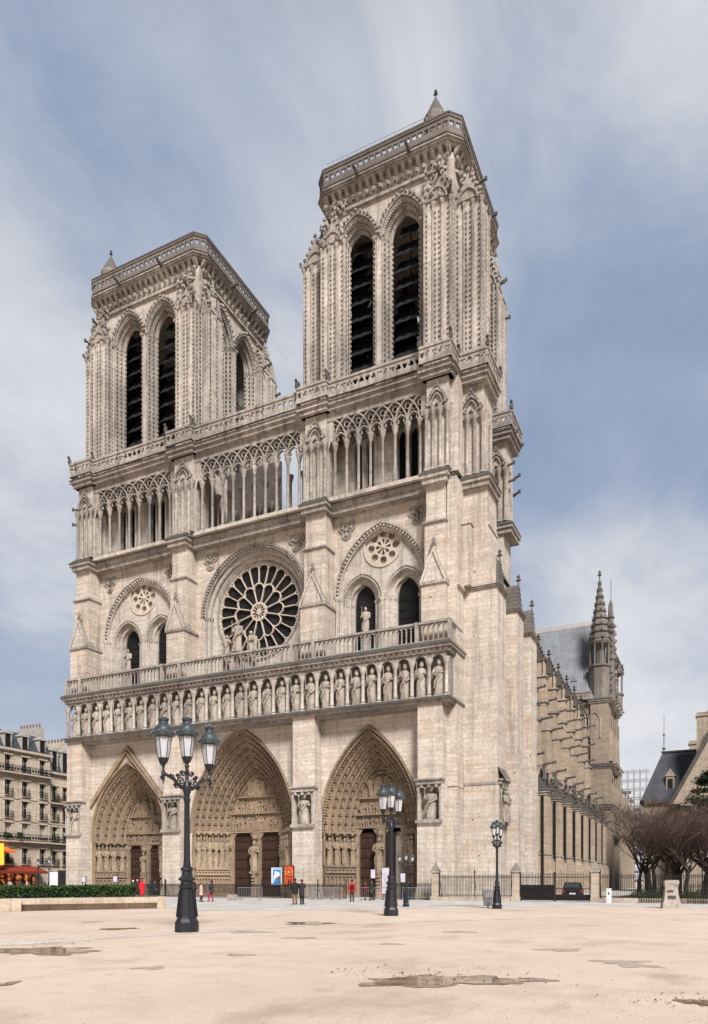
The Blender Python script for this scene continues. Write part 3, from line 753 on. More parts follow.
# piers with attached colonnettes
def gal_pier(x0, x1, y0=-.3, dep=2.9, south=False):
    B = empty('pier', ((x0+x1)/2, y0, Z_GAL), 0, CATH); T = Matrix.Translation((-(x0+x1)/2, -y0, -Z_GAL)); mb = MB(T)
    mb.box(x0+.18, x1-.18, y0+.2, y0+dep, Z_GAL-.1, Z_COR)
    mb.build('shaft', 'upper', B, 0)
    mb = MB(T); n = 3; w = x1-x0
    faces = [(Matrix.Identity(4), x0, x1, y0)]
    for k in range(n+1):
        x = x0+.2+(w-.4)*k/n; r = .15
        mb.lathe([(.26,0),(.26,.15),(r,.3),(r,4.7),(.19,4.75),(.32,5.2),(.34,5.35)], (x, y0+.02, Z_GAL), 8)
    for k in range(n):
        x = x0+.2+(w-.4)*(k+.5)/n; mb.bar(arch(x, (w-.4)/n/2, Z_GAL+5.35, .55, None, 5), .13, y0+.02, y0+.25)
    xm = (x0+x1)/2
    mb.bar(arch(xm, w*.36, Z_GAL+5.7, 1.35, None, 7), .18, y0-.06, y0+.25)
    mb.bar(arch(xm, w*.2, Z_GAL+5.9, .8, None, 6), .11, y0-.02, y0+.25)
    for q in range(8):
        t = q/7; 
        for sx in (-1, 1): mb.blob(xm+sx*w*.42*(1-t), y0-.02, Z_GAL+5.9+1.7*t, .13, .14, .13, j=.2)
    # side colonnettes
    for sx, xx in ((-1, x0+.12), (1, x1-.12)):
        for k in range(3):
            y = y0+.5+k*.75; mb.lathe([(.2,0),(.2,.15),(.12,.3),(.12,4.75),(.25,5.2),(.26,5.35)], (xx, y, Z_GAL), 7)
            if k < 2:
                mb.tube([(xx, y, Z_GAL+5.35), (xx, y+.18, Z_GAL+5.8), (xx, y+.375, Z_GAL+6.), (xx, y+.57, Z_GAL+5.8), (xx, y+.75, Z_GAL+5.35)], .09, 5)
    mb.build('colonnette', 'trim', B, 40)
for p in PIERS: gal_pier(*p)
gal_pier(22.5, 25.0, 2.0, 3.2); gal_pier(22.3, 24.6, 11.6, 3.0)
mb = MB(); mb.box(-21.4, 22.6, 3.0, 3.4, Z_GAL-.1, 38.2); mb.box(21.9, 22.45, 3, 16, 37, 47); mb.box(21.9, 23, .6, 2.4, Z_GAL, Z_COR)
mb.box(-21.5, -7, 15.3, 16, 37, 47); mb.box(8.4, 22, 15.3, 16, 37, 47); mb.box(-21.6, -21, 3, 16, 37, 47)
mb.box(-7, -6.3, 3.1, 15.9, 37, 47); mb.box(8.1, 8.7, 3.1, 15.9, 37, 47)
mb.build('gallery_side_wall', 'upper', CATH, 0)
# colonnade
colm = MB(); colm.lathe([(.27,0),(.27,.16),(.19,.26),(.145,.42),(.138,4.4),(.18,4.46),(.18,4.52),(.29,4.95),(.33,5.1),(.33,5.18)], (0,0,0), 10)
co = colm.build('column', 'trim', GG, 40); colmesh = co.data; bpy.data.objects.remove(co)
def colonnade(x0, x1, n):
    st = (x1-x0)/n
    for i in range(n+1):
        if 0 < i < n or True: obj('column', colmesh, GG, (x0+i*st, 0, 0))
    mb = MB(T); zc_ = Z_GAL+5.18; y0, y1 = .16, .44
    for i in range(n):
        x = x0+(i+.5)*st
        mb.bar(arch(x, st/2-.02, zc_, .85, None, 6), .10, y0, y1)          # small trefoiled arch
        for sx in (-1, 1): mb.bar([(x+sx*st*.42, zc_+.1), (x+sx*st*.2, zc_+.22), (x+sx*st*.22, zc_+.45)], .07, y0+.05, y1-.05)
        mb.lathe([(.0,0)]*1+[(.02,.01)], (x, .3, zc_), 3) if False else None
        mb.tube([(x+.22*cos(TAU*k/10), .3, zc_+1.32+.22*sin(TAU*k/10)) for k in range(10)], .05, 5, closed=True)
    for i in range(n-1):
        x = x0+(i+1)*st; mb.bar(arch(x, st-.03, zc_+.05, 2.15, None, 9), .115, y0-.06, y1+.06)
        for q in (.25, .5, .75):
            pass
    for sx, xe in ((1, x0), (-1, x1)):      # half arches at the ends
        P = arch(xe, st-.03, zc_+.05, 2.15, None, 9); P = [p for p in P if (p[0]-xe)*sx >= -1e-6]
        mb.bar(P, .115, y0-.06, y1+.06)
    # crocket leaves over arches
    for i in range(n+1):
        x = x0+i*st
        for k in range(3): mb.blob(x+random.uniform(-.08, .08), .22, zc_+.05+k*.32, .12, .14, .12, j=.35)
        mb.blob(x, .18, zc_+2.15, .13, .14, .18, j=.3)
        mb.tube([(x+.25*cos(TAU*k/10), .3, zc_+1.55+.25*sin(TAU*k/10)) for k in range(10)], .06, 5, closed=True)
    mb.box(x0-.9, x1+.9, .12, .5, zc_+2.18, Z_COR-.1); mb.plate([(x0-.9, zc_+.2), (x0-.1, zc_+.2), (x0-.1, zc_+2.2), (x0-.9, zc_+2.2)], .2, .45); mb.plate([(x1+.9, zc_+.2), (x1+.9, zc_+2.2), (x1+.1, zc_+2.2), (x1+.1, zc_+.2)], .2, .45)
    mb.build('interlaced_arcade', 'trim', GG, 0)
colonnade(-18.6, -8.7, 7); colonnade(-4.5, 7.1, 9); colonnade(11.0, 19.6, 7)
# base and slab
mb = MB(T); mb.box(-21, 22, -.1, .7, Z_GAL-.35, Z_GAL); mb.build('gallery_slab', 'upper', GG, 0); mb = MB(T); mb.box(-21.0, 22.0, .5, 3.4, 46.1, 46.7); mb.build('gallery_ceiling', 'recess', GG, 0)  # ceiling coloured dark to paint in its shade
# second row of columns behind the central bay and the roofs seen through it
for i in range(8): obj('column', colmesh, GG, (-4.6+i*1.5, 2.9, 0))
mb = MB(T); mb.box(-6.2, 7.9, 15, 15.4, 30, 41.5); mb.add([(-6.3,15,41.5),(7.9,15,41.5),(.9,15,47),(-6.3,30,41.5),(7.9,30,41.5),(.9,30,47)], [(0,1,2),(0,2,5,3),(1,4,5,2)])
mb.box(-6.6, .7, 7.2, 7.6, 37, 47.5); mb.tube([(-5.5, 7, 38), (-2, 7, 41.5), (4.5, 7, 40)], .25, 6); mb.box(-4, 5, 9, 12, 37.5, 40.6)
mb.build('roof_behind', 'dark', GG, 0)
for i in range(4): obj('column', colmesh, GG, (-5.0+i*1.6, 6.6, 0))

# cornice of the grand gallery and its pierced balustrade
mb = MB()
string(mb, -21.6, 22.6, -.1, 3.2, 45.9, 47.0, .6); modillions(mb, -21.4, 22.4, -.12, 46.05, 46.55, .42, .3, .2)
mb.build('cornice', 'trim', CATH, 0)
for x0, x1 in PIERS: mb = MB(); string(mb, x0, x1, -.5, 1.0, 45.9, 47.02, .5); modillions(mb, x0, x1, -.52, 46.05, 46.55, .42, .25, .2); mb.build('cornice', 'trim', CATH, 0)
mb = MB(); string(mb, 22.5, 25.1, 1.8, 5.4, 45.9, 47.03, .5); modillions(mb, 22.5, 25.1, 1.78, 46.05, 46.55, .42, .25, .2)
mb.build('cornice', 'trim', CATH, 0); mb = MB(); string(mb, 22.3, 24.8, 11.4, 15.0, 45.9, 47.04, .5); mb.box(22.3, 22.8, 5, 11.5, 46.0, 47.0)
mb.build('cornice', 'trim', CATH, 0)
def pierced(length, h=1.45, t=.16, kind=0):
    """pierced parapet running along +x from 0"""
    mb = MB(); n = max(1, round(length/.62)); st = length/n
    for i in range(n):
        a = i*st
        if kind == 0: hole = foil(a+st/2, h*.52, st*.47, 4, 5, pi/4)
        else: hole = foil(a+st/2, h*.5, st*.46, 3, 5, pi/2 if i % 2 else -pi/2)
        mb.plate([(a, .18), (a+st, .18), (a+st, h-.22), (a, h-.22)], 0, t, [hole], sides=False)
    mb.box(0, length, -.05, t+.05, 0, .18); mb.box(0, length, -.09, t+.09, h-.22, h)
    return mb
def para(name, x0, y0, x1, y1, z, h, mat, parent, kind=0):
    L = math.hypot(x1-x0, y1-y0); mb = pierced(L, h, .16, kind)
    o = mb.build(name, mat, parent, 0, (x0, y0, z)); o.rotation_euler = (0, 0, math.atan2(y1-y0, x1-x0)); return o
yb0, yb1 = -.62, -.92
seq = [(-22.0, 2.5), (-22.0, yb1), (-19.0, yb1), (-19.0, yb0+.2), (-8.3, yb0+.2), (-8.3, yb1), (-5.0, yb1), (-5.0, yb0+.2), (7.5, yb0+.2), (7.5, yb1), (10.7, yb1), (10.7, yb0+.2), (19.9, yb0+.2), (19.9, yb1), (22.85, yb1), (22.85, 1.4), (25.45, 1.4), (25.45, 5.8), (22.9, 5.8), (22.9, 11.0), (25.2, 11.0), (25.2, 15.4)]
for a, b in zip(seq, seq[1:]): para('pierced_parapet', *a, *b, 47.0, 1.5, 'trim', CATH, 1)
mb = MB()      # chimeras perched on the parapet corners
for (x, y) in seq[1:-1]:
    if random.random() < .75:
        mb = MB(); mb.blob(x, y, 48.75, .2, .22, .42, j=.2); mb.blob(x, y-.12, 49.2, .15, .2, .16, j=.2); mb.tube([(x, y, 48.7), (x-.1, y+.15, 49.25)], [.16, .03], 4); mb.build('chimera', 'dark', CATH, 45)
for (x, y, dx, dy) in ((24.7, 15.0, .9, -.3), (-21.8, 0, -1, -.2), (-21.8, 2.3, -1, 0), (24.7, 12.2, 1, 0)):
    for z in (46.7, 43.6, 41.9): mb = MB(); gargoyle(mb, x+(0 if z > 46 else -.35*dx), y, z, dx, dy, .9); mb.build('gargoyle', 'dark', CATH, 45)

# --------------------------------------------------- towers
DEP = 12.9; YT = 2.85
def tower(xc, hw, nproj, sproj, oc=0, rear=0):
    TW = empty('tower', (xc, YT, 47.0), 0, CATH); TW.scale = (1, 1, 1.012)
    zb, zsp, ztop = 47.0, 63.0, 68.0; dep = DEP
    ox = 2.38
    def face(width, wide_off, detail=True):
        """front toward -y at y=0, x from -width/2..width/2, local z world; returns meshes"""
        h = width/2; w0 = 2.14; w1 = 1.42; rise0 = 3.1; rise1 = 2.05
        wall = MB(); deco = MB()
        c = [-ox+wide_off, ox+wide_off]
        holes = [arch(x, w0, zsp, rise0, zb+.05, 12) for x in c]
        wall.plate([(-h, zb), (h, zb), (h, ztop), (-h, ztop)], 0, None, holes)
        wall.plate([(-h+.6, zb), (h-.6, zb), (h-.6, ztop), (-h+.6, ztop)], 1.22, None, [arch(x, w1, zsp, rise1, zb+.05, 12) for x in c])
        for x in c:
            def oo(t): return arch(x, w0+(w1-w0)*t, zsp, rise0+(rise1-rise0)*t, zb+.05, 12)
            wall.splay([(oo(0), 0), (oo(0), .2), (oo(.3), .24), (oo(.34), .6), (oo(.62), .66), (oo(.66), .98), (oo(1), 1.02), (oo(1), 1.22)])
            if not detail: continue
            for t, y in ((-.06, -.05), (.15, .12), (.48, .52), (.82, .95)):
                deco.tube([(px, y, pz) for px, pz in arch(x, w0+(w1-w0)*t, zsp, rise0+(rise1-rise0)*t, None, 14)], .10, 6)
                for sg in (-1, 1):
                    xx = x+sg*(w0+(w1-w0)*t)
                    if t > 0:
                        deco.tube([(xx, y, zb+.2), (xx, y, zsp-.4)], .11, 6); deco.lathe([(.11,0),(.24,.3),(.26,.45)], (xx, y, zsp-.4), 7)
                        crockets(deco, xx-sg*.19, y+.1, zb+.4, zsp-.5, .5, .10)
            # ball ornaments in the hollow of the arch
            for t, y in ((.3, .2), (.64, .62)):
                for px, pz in arch(x, w0+(w1-w0)*t, zsp, rise0+(rise1-rise0)*t, None, 15): deco.blob(px, y, pz, .12)
            # crocketed hood
            L = arch(x, w0+.2, zsp, rise0+.35, None, 9)
            for px, pz in L[1:-1]: deco.blob(px, -.14, pz, .17, .18, .17, j=.25)
            deco.box(x-w0-.1, x-w0+.35, -.15, .1, zsp-.02, zsp+.28); deco.box(x+w0-.35, x+w0+.1, -.15, .1, zsp-.02, zsp+.28)
        return wall, deco
    # west and east, south and north
    W2 = hw*2
    specs = [(0, Matrix.Translation((0, 0, -zb)), W2), (1, Matrix.Translation((hw, dep/2, -zb)) @ Matrix.Rotation(pi/2, 4, 'Z'), dep),
             (2, Matrix.Translation((0, dep, -zb)) @ Matrix.Rotation(pi, 4, 'Z'), W2), (3, Matrix.Translation((-hw, dep/2, -zb)) @ Matrix.Rotation(-pi/2, 4, 'Z'), dep)]
    for k, Tm, wd in specs:
        wall, deco = face(wd, oc if k == 0 else 0, k < 2)
        wall.T = Tm
        wall.v = [tuple(Tm @ Vector(p)) for p in wall.v]; wall.build('wall', 'upper', TW, 30)
        if deco.v: deco.v = [tuple(Tm @ Vector(p)) for p in deco.v]; deco.build('arch_moulding', 'trim', TW, 45)
        # louvres
        for x in ((-ox+oc, ox+oc) if k == 0 else (-ox, ox)):
            lb = MB(Tm); z = zb+.2
            while z < zsp+2.2:
                ww = 1.34 if z < zsp-.5 else 1.34*max(.25, 1-(z-zsp+.5)/3.4)
                m = 7; r1_, r2_ = [], []
                rows = []
                for q in range(m+1):
                    t = q/m; yy = 2.5-1.42*t; zz = z+2.05*(1-t)**1.3-.15
                    row_ = [(x-ww+2*ww*u_/6, yy-.07*(u_ % 2), zz+random.uniform(-.03, .03)-(.12*(u_ % 2) if q == m else 0)) for u_ in range(7)]
                    rows.append(row_)
                lb.loft(rows, closed=False, cap=False)
                z += 1.62
            lb.box(x-.05, x+.05, 2.3, 2.4, zb, zsp+2)
            lb.build('louvre', 'louvre', TW, 0)
    # clasping buttresses on the corners
    bw = 2.5
    def butt(x0, x1, y0, y1, facing):
        mb = MB(Matrix.Translation((0, 0, -zb)))
        mb.box(x0, x1, y0, y1, zb, 63.6)
        mb.build('corner_buttress', 'upper', TW, 0)
        d = MB(Matrix.Translation((0, 0, -zb)))
        w = x1-x0
        # front shafts
        for k in range(4):
            x = x0+w*(k/3); r = .13
            d.tube([(x, y0-.02, zb+.1), (x, y0-.02, 63.0)], r, 6); d.lathe([(.12,0),(.26,.35),(.28,.5)], (x, y0-.02, 62.9), 7)
            if k in (0, 1, 2, 3): crockets(d, x+(.22 if k < 2 else -.22), y0-.02, zb+.4, 62.6, .47, .10)
        for k in range(3):
            y = y0+(y1-y0)*(k/2)
            for x, s in ((x0, -1), (x1, 1)):
                d.tube([(x, y, zb+.1), (x, y, 63.0)], .12, 6); d.lathe([(.12,0),(.26,.35),(.28,.5)], (x, y, 62.9), 7)
                z = zb+.4
                while z < 62.6:
                    d.box(x-.11 if s < 0 else x-.03, x+.03 if s < 0 else x+.11, y+.17, y+.31, z, z+.2); z += .47
        # crowning gablet, pinnacles, grotesques
        xm, ym = (x0+x1)/2, (y0+y1)/2
        gablet(d, x0-.1, x1+.1, y0-.15, y1, 63.6, 2.4)
        d.bar(arch(xm, w*.38, 63.4, 1.2, None, 6), .16, y0-.28, y0-.14)
        for t in [q/5 for q in range(6)]:
            for sx in (-1, 1): d.blob(xm+sx*(w/2+.15)*(1-t), y0-.16, 63.6+2.6*t, .19, .2, .19, j=.3)
        d.lathe([(.5,0),(.5,1.0),(.62,1.1),(.42,1.3),(.06,3.2)], (xm, ym, 64.3), 6)
        for q in range(4):
            for a in range(4): d.blob(xm+(.4-.09*q)*cos(a*pi/2+.4), ym+(.4-.09*q)*sin(a*pi/2+.4), 65.7+q*.45, .12, .12, .12, j=.3)
        finial(d, xm, ym, 67.4, .6)
        d.build('crocketed_shaft', 'trim', TW, 45)
    def grot(pts):
        mb = MB(Matrix.Translation((0, 0, -zb)))
        for (x, y, z, dx, dy) in pts:
            gargoyle(mb, x, y, z, dx, dy, .8+random.random()*.3, .17)
        return mb
    # west projecting
    for (a, b) in ((-hw, -hw+bw), (hw-bw, hw)): butt(a, b, -.75, .3, 'W')
    for (a, b) in ((-hw, -hw+bw), (hw-bw, hw)): butt(a, b, dep-.3, dep+.6, 'E')
    # north/south projecting
    butt(-hw-nproj, -hw-.05, .55, 2.9, 'N'); butt(hw+.05, hw+sproj, .55, 2.9, 'S')
    butt(-hw-nproj, -hw-.05, dep-2.0, dep+.9, 'N'); butt(hw+.05, hw+(rear or sproj), dep-2.0, dep+1.3, 'S')
    gp = []
    for sx, pr in ((-1, nproj), (1, sproj)):
        gp += [(sx*(hw+pr-.3), .8, 63.6, sx*.8, -.6), (sx*(hw+.9), dep*.36, 68.6, sx, 0), (sx*(hw+.9), dep*.68, 68.6, sx, 0)]
        gp += [(sx*(hw-.2), -.7, 63.6, sx*.5, -.8), (sx*(hw-1), -.6, 65.5, 0, -1)]
    gp += [(hw+(rear or sproj)-.3, dep-1.8, 63.4, 1, 0), (hw+(rear or sproj)-.3, dep+1.2, 62.0, 1, .2), (hw+(rear or sproj)-.4, dep-.5, 64.6, 1, 0)]
    for x in (-hw*.4, hw*.4): gp.append((x, -.9, 68.9, 0, -1))
    for g_ in gp: grot([g_]).build('gargoyle', 'dark', TW, 45)
    mb = MB(Matrix.Translation((0, 0, -zb))); rn = random.Random(5)
    # leafy crowd of crockets climbing the corners up to the cornice
    for sx, pr in ((-1, nproj), (1, sproj)):
        for q in range(46):
            z = rn.uniform(63.5, 67.9); t = (z-63.5)/4.4; e = (1-t)
            mb.blob(sx*(hw-bw*.5+rn.uniform(-1.25, 1.25)), -.75*e-.25+rn.uniform(-.15, .1), z, .2, .2, .2, j=.3) if q % 2 else mb.blob(sx*(hw+pr*e*rn.uniform(.3, 1)), rn.uniform(.5, 2.9), z, .2, .2, .22, j=.3)
    mb.build('crocket_foliage', 'trim', TW, 45)
    # cornice: stepped bands with deep modillions
    mb = MB(Matrix.Translation((0, 0, -zb)))
    def ring(z0, z1, e, ch=1.1):
        a = hw+e; b0 = -e; b1 = dep+e
        P = [(-a+ch, b0), (a-ch, b0), (a, b0+ch), (a, b1-ch), (a-ch, b1), (-a+ch, b1), (-a, b1-ch), (-a, b0+ch)]
        mb.loft([[(x, y, z0) for x, y in P], [(x, y, z1) for x, y in P]])
        return P
    ring(66.7, 66.95, .28); ring(66.95, 68.6, .12); ring(68.6, 68.78, .62); ring(68.78, 68.95, .76); Pc = ring(68.95, 69.2, .88)
    n = 22
    for (T2, wd) in ((Matrix.Identity(4), W2), (Matrix.Translation((hw, dep/2, 0)) @ Matrix.Rotation(pi/2, 4, 'Z'), dep)):
        sub = MB(Matrix.Translation((0, 0, -zb)) @ T2)
        modillions(sub, -wd/2, wd/2, -.12, 67.95, 68.6, .72, .52, .36)
        modillions(sub, -wd/2+.36, wd/2-.36, -.12, 67.15, 67.7, .72, .45, .34)
        for q in range(int(wd/.72)): sub.blob(-wd/2+.36+q*.72, -.28, 67.6, .22, .2, .24, j=.3)
        mb.v += []; o_ = len(mb.v); mb.v += sub.v; mb.f += [tuple(i+o_ for i in f) for f in sub.f]
    mb.build('cornice', 'trim', TW, 0)
    mb = MB(Matrix.Translation((0, 0, -zb))); mb.loft([[(x*1.012, y, 69.1) for x, y in Pc], [(x*.985, y, 69.32) for x, y in Pc]]); mb.build('roof_deck', 'dark', TW, 0)
    a = hw+.74; b0 = -.74; b1 = dep+.74; ch = .95
    P = [(-a+ch, b0), (a-ch, b0), (a, b0+ch), (a, b1-ch), (a-ch, b1), (-a+ch, b1), (-a, b1-ch), (-a, b0+ch)]
    for i in range(8):
        p, q = P[i], P[(i+1) % 8]
        para('parapet', p[0], p[1], q[0], q[1], 69.3-zb, 1.65, 'rail', TW, 0)
        mb = MB(); L2 = math.hypot(q[0]-p[0], q[1]-p[1]); mb.box(-.05, L2+.05, -.13, .29, 0, .16); o_ = mb.build('coping', 'dark', TW, 0, (p[0], p[1], 69.3-zb+1.6)); o_.rotation_euler = (0, 0, math.atan2(q[1]-p[1], q[0]-p[0]))
    return TW, P
TL, _ = tower(-14.3, 7.48, 2.0, .8, -.15)
TR, _ = tower(15.2, 6.62, 2.7, 2.5, -.8, 1.2)
def turret(x, y, parent, r=1.15, z=69.3, h=3.0):
    mb = MB(); mb.lathe([(r*.92, 0), (r*.92, h*.62-.3), (r*1.04, h*.66-.35), (r*1.04, h*.66-.2)], (x, y, z), 12); mb.build('turret', 'trim', CATH, 30)
    mb = MB(); mb.lathe([(r*1.0, h*.66-.19), (.08, h*.66+2.0)], (x, y, z), 12); mb.build('turret_roof', 'rail', CATH, 30)
    mb = MB(); finial(mb, x, y, z+h*.66+1.9, .6); mb.build('finial', 'dark', CATH, 0)
turret(-21.55, 5.0, TL, 1.15, 69.2, 7.6); turret(19.55, 4.5, TR, 1.12, 69.2, 7.0)
# safety rail on the south tower
mb = MB()
for i in range(22):
    x = 8.9+i*.50; mb.tube([(x, 2.5, 69.4), (x, 2.5, 72.2)], .03, 4)
for z in (71.4, 71.8, 72.2): mb.tube([(8.9, 2.5, z), (19.5, 2.5, z)], .03, 4)
mb.build('safety_rail', plain('zinc', (.45, .47, .52), .5), CATH, 0)

# ==================================================================== NAVE, CHAPELS, TRANSEPT (parts of the cathedral)
NV = empty('nave', (8, 13, 0), 0, CATH); T = Matrix.Translation((-8, -13, 0))
mb = MB(T); mb.box(25.0, 25.4, 12.9, 72.5, 0, 11.3); mb.box(18, 25.0, 13, 72.5, 10.8, 11.25)
mb.box(19.0, 19.6, 15.9, 73, 11.25, 20.5); mb.box(7.6, 8.2, 15.9, 73, 11, 33); mb.box(-6.4, -5.8, 15.9, 73, 11, 33)
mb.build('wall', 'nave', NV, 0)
mb = MB(T); mb.add([(8.2,15.9,22.8),(19.6,15.9,20.5),(19.6,73,20.5),(8.2,73,22.8)], [(0,1,2,3)]); mb.add([(8.6,15.9,33),(.9,15.9,44.5),(-6.8,15.9,33),(8.6,73,33),(.9,73,44.5),(-6.8,73,33)], [(0,1,4,3),(1,2,5,4),(0,2,1)])
mb.build('roof', 'lead', NV, 0)
CY = [18.4, 25.2, 32.0, 38.8, 45.6, 52.4, 59.2, 66.0]
mb = MB(T); mb.box(24.9, 25.7, 12.9, 72.5, 11.2, 11.5); mb.box(24.9, 25.9, 12.9, 72.5, 11.5, 11.75)
mb.build('ledge', 'trim', NV, 0)
for i, y in enumerate(CY):
    B = empty('chapel_buttress', (26.3, y, 0), 0, CATH); T2 = Matrix.Translation((-26.3, -y, 0))
    mb = MB(T2)
    mb.box(25.4, 27.75, y-.05, y+1.85, 0, 3.6)
    mb.hexa([(25.4,y-.05,3.6),(27.75,y-.05,3.6),(27.75,y+1.85,3.6),(25.4,y+1.85,3.6)], [(25.4,y,4.5),(27.3,y,4.5),(27.3,y+1.8,4.5),(25.4,y+1.8,4.5)])
    mb.box(25.4, 27.3, y, y+1.8, 4.5, 10.9)
    mb.box(22.2, 25.3, y, y+1.6, 11.25, 15.2)
    mb.hexa([(22.2,y,15.2),(25.3,y,15.2),(25.3,y+1.6,15.2),(22.2,y+1.6,15.2)], [(22.2,y,16.4),(24.8,y,16.4),(24.8,y+1.6,16.4),(22.2,y+1.6,16.4)])
    mb.box(22.2, 24.8, y+.05, y+1.55, 16.4, 20.6)
    mb.hexa([(22.2,y+.05,20.6),(24.8,y+.05,20.6),(24.8,y+1.55,20.6),(22.2,y+1.55,20.6)], [(22.2,y+.05,21.6),(24.3,y+.05,21.6),(24.3,y+1.55,21.6),(22.2,y+1.55,21.6)])
    mb.box(22.3, 24.3, y+.1, y+1.5, 21.6, 27.4)
    mb.build('shaft', 'nave', B, 0)
    mb = MB(T2); mb.tube([(26.75, y-.12, .4), (26.75, y-.12, 10.8)], .14, 6); mb.build('shade_line_tube', 'louvre', B, 40); mb = MB(T2); mb.tube([(24.6, y-.1, 11.6), (24.6, y-.1, 15.1)], .12, 6); mb.build('shade_line_tube', 'louvre', B, 40)  # dark tubes added to draw the shaded gap line beside each pier
    mb = MB(T2)
    string(mb, 25.5, 27.3, y+.02, y+1.8, 10.85, 11.6, .3)
    mb.build('string_course', 'trim', B, 0); mb = MB(T2); mb.box(25.3, 27.45, y-.1, y+1.9, 4.42, 4.56); mb.build('string_course', 'trim', B, 0)
    for z, x in ((15.2, 25.35), (20.6, 24.85), (24.2, 24.45), (27.4, 24.35)): mb = MB(T2); mb.box(22.15, x+.12, y-.06, y+1.66, z-.12, z+.1); mb.build('string_course', 'trim', B, 0)
    mb = MB(T2)    # aedicule with gable, pinnacle
    mb.box(22.6, 24.1, y+.2, y+1.4, 27.5, 29.4)
    for xx in (22.65, 24.05): mb.lathe([(.17,0),(.12,.2),(.12,1.7),(.2,2.0)], (xx, y+.1, 27.5), 6)
    mb.build('aedicule', 'nave', B, 0)
    mb = MB(T2)
    gablet(mb, 22.4, 24.3, y+.0, y+1.5, 29.4, 2.3); finial(mb, 23.35, y+.4, 31.5, .9)
    for q in range(5):
        for sx in (-1, 1): mb.blob(23.35+sx*1.0*(1-q/5), y, 29.5+q*.48, .15, .15, .15, j=.3)
    mb.build('pinnacle', 'dark', B, 45); mb = MB(T2)
    mb.lathe([(.3,0),(.3,.9),(.4,1.0),(.08,2.3)], (26.7, y+.9, 11.6), 6); finial(mb, 26.7, y+.9, 13.7, .5); gablet(mb, 25.4, 27.0, y+.1, y+1.7, 11.6, 1.6)
    for q in range(9): mb.blob(26.0+random.uniform(-.7, .9), y+random.uniform(.0, 1.7), 11.9+random.uniform(0, 2.4), .2, .2, .3, j=.4)
    mb.build('pinnacle', 'dark', B, 45)
    for z, x, l in ((11.3, 27.4, .8), (15.3, 25.4, 1.4), (20.6, 24.9, 1.5), (24.3, 24.4, 1.2), (27.4, 24.3, 1.4)):
        mb = MB(T2); gargoyle(mb, x, y+.8, z, 1, 0, l, .15); mb.build('gargoyle', 'dark', B, 45)
    mb = MB(T2)    # flying buttress
    P = [(22.4-t*14.4, 22.0+9.5*t-2.2*sin(pi*t)*.9) for t in [k/8 for k in range(9)]]; Q = [(22.4-t*14.4, 24.0+9.6*t) for t in [k/8 for k in range(9)]]
    for k in range(8):
        mb.hexa([(P[k][0],y+.5,P[k][1]),(P[k+1][0],y+.5,P[k+1][1]),(P[k+1][0],y+1.1,P[k+1][1]),(P[k][0],y+1.1,P[k][1])], [(Q[k][0],y+.5,Q[k][1]),(Q[k+1][0],y+.5,Q[k+1][1]),(Q[k+1][0],y+1.1,Q[k+1][1]),(Q[k][0],y+1.1,Q[k][1])])
    mb.build('flying_buttress', 'nave', B, 0)
for i in range(len(CY)):
    y0 = CY[i]+1.85; y1 = (CY+[71.8])[i+1]-.05; ym = (y0+y1)/2; w = (y1-y0)/2-.35
    TT = T @ Matrix.Translation((25.4, ym, 0)) @ Matrix.Rotation(pi/2, 4, 'Z')
    mb = MB(TT); mb.plate(arch(0, w, 7.2, 2.6, 1.6, 8), -.04); mb.build('chapel_window', 'glass', NV, 0)
    mb = MB(TT)
    mb.bar(arch(0, w+.05, 7.2, 2.7, 1.6, 8), .28, -.4, -.0)
    for x in (-w*.5, 0, w*.5): mb.bar([(x, 1.6), (x, 7.8)], .12, -.2, -.06)
    gablet(mb, -w-.3, w+.3, -.5, .1, 10.4, 3.2)
    mb.build('window_surround', 'nave', NV, 0)

TS = empty('transept', (17, 73, 0), 0, CATH); T = Matrix.Translation((-17, -73, 0))
mb = MB(T); X1 = 27.0; y0, y1 = 73.0, 87.0
mb.box(8, X1-.3, y0, y1, 0, 33.0)
mb.box(24.0, X1, y0-.5, y0+3.0, 21.5, 33.0); mb.box(24.0, X1, y1-3.0, y1+.5, 21.5, 33.0); mb.box(16.4, 17.2, y0-.5, y0+.1, 12, 32.9)
mb.box(23.9, X1+.6, y0-.4, y0+2.6, 0, 14.5); mb.box(23.95, X1+.3, y0-.55, y0+2.8, 14.5, 21.5); mb.box(24.05, X1+.5, y1-2.8, y1+.45, 0, 21.5)
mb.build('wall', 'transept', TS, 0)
mb = MB(T)
for z, e in ((14.5, .7), (21.6, .55), (33.0, .5)):
    string(mb, 23.9, X1+e-.3, y0-.5, y1+.4, z-.4, z+.5, .45)
string(mb, 8, 24.2, y0-.1, y0+1, 21.3, 21.9, .4); string(mb, 8, 24.2, y0-.1, y0+1, 32.4, 33.2, .5)
string(mb, 8, 24.2, y0-.1, y0+1, 26.0, 26.5, .3)
for k in range(7):
    xx = 13.3+k*1.9; mb.bar(arch(xx, .95, 29.6, 1.5, 26.6, 6), .22, y0-.62 if xx > 24 else y0-.22, y0-.0)
mb.build('string_course', 'trim', TS, 0)
mb = MB(T)
for k in range(5):
    xx = 15.2+k*1.9; mb.plate(arch(xx, .6, 29.6, 1.1, 26.9, 6), y0-.03)
mb.plate(arch(20.5, 2.2, 18.0, 3, 12, 8), y0-.035)
mb.build('dark_window', 'glass', TS, 0)
mb = MB(T); ym = (y0+y1)/2
mb.add([(1,y0-.4,33.2),(X1-1,y0-.4,33.2),(X1-1,y1+.4,33.2),(1,y1+.4,33.2),(1,ym,48.7),(X1-1,ym,48.7)], [(0,1,5,4),(2,3,4,5),(1,2,5)])
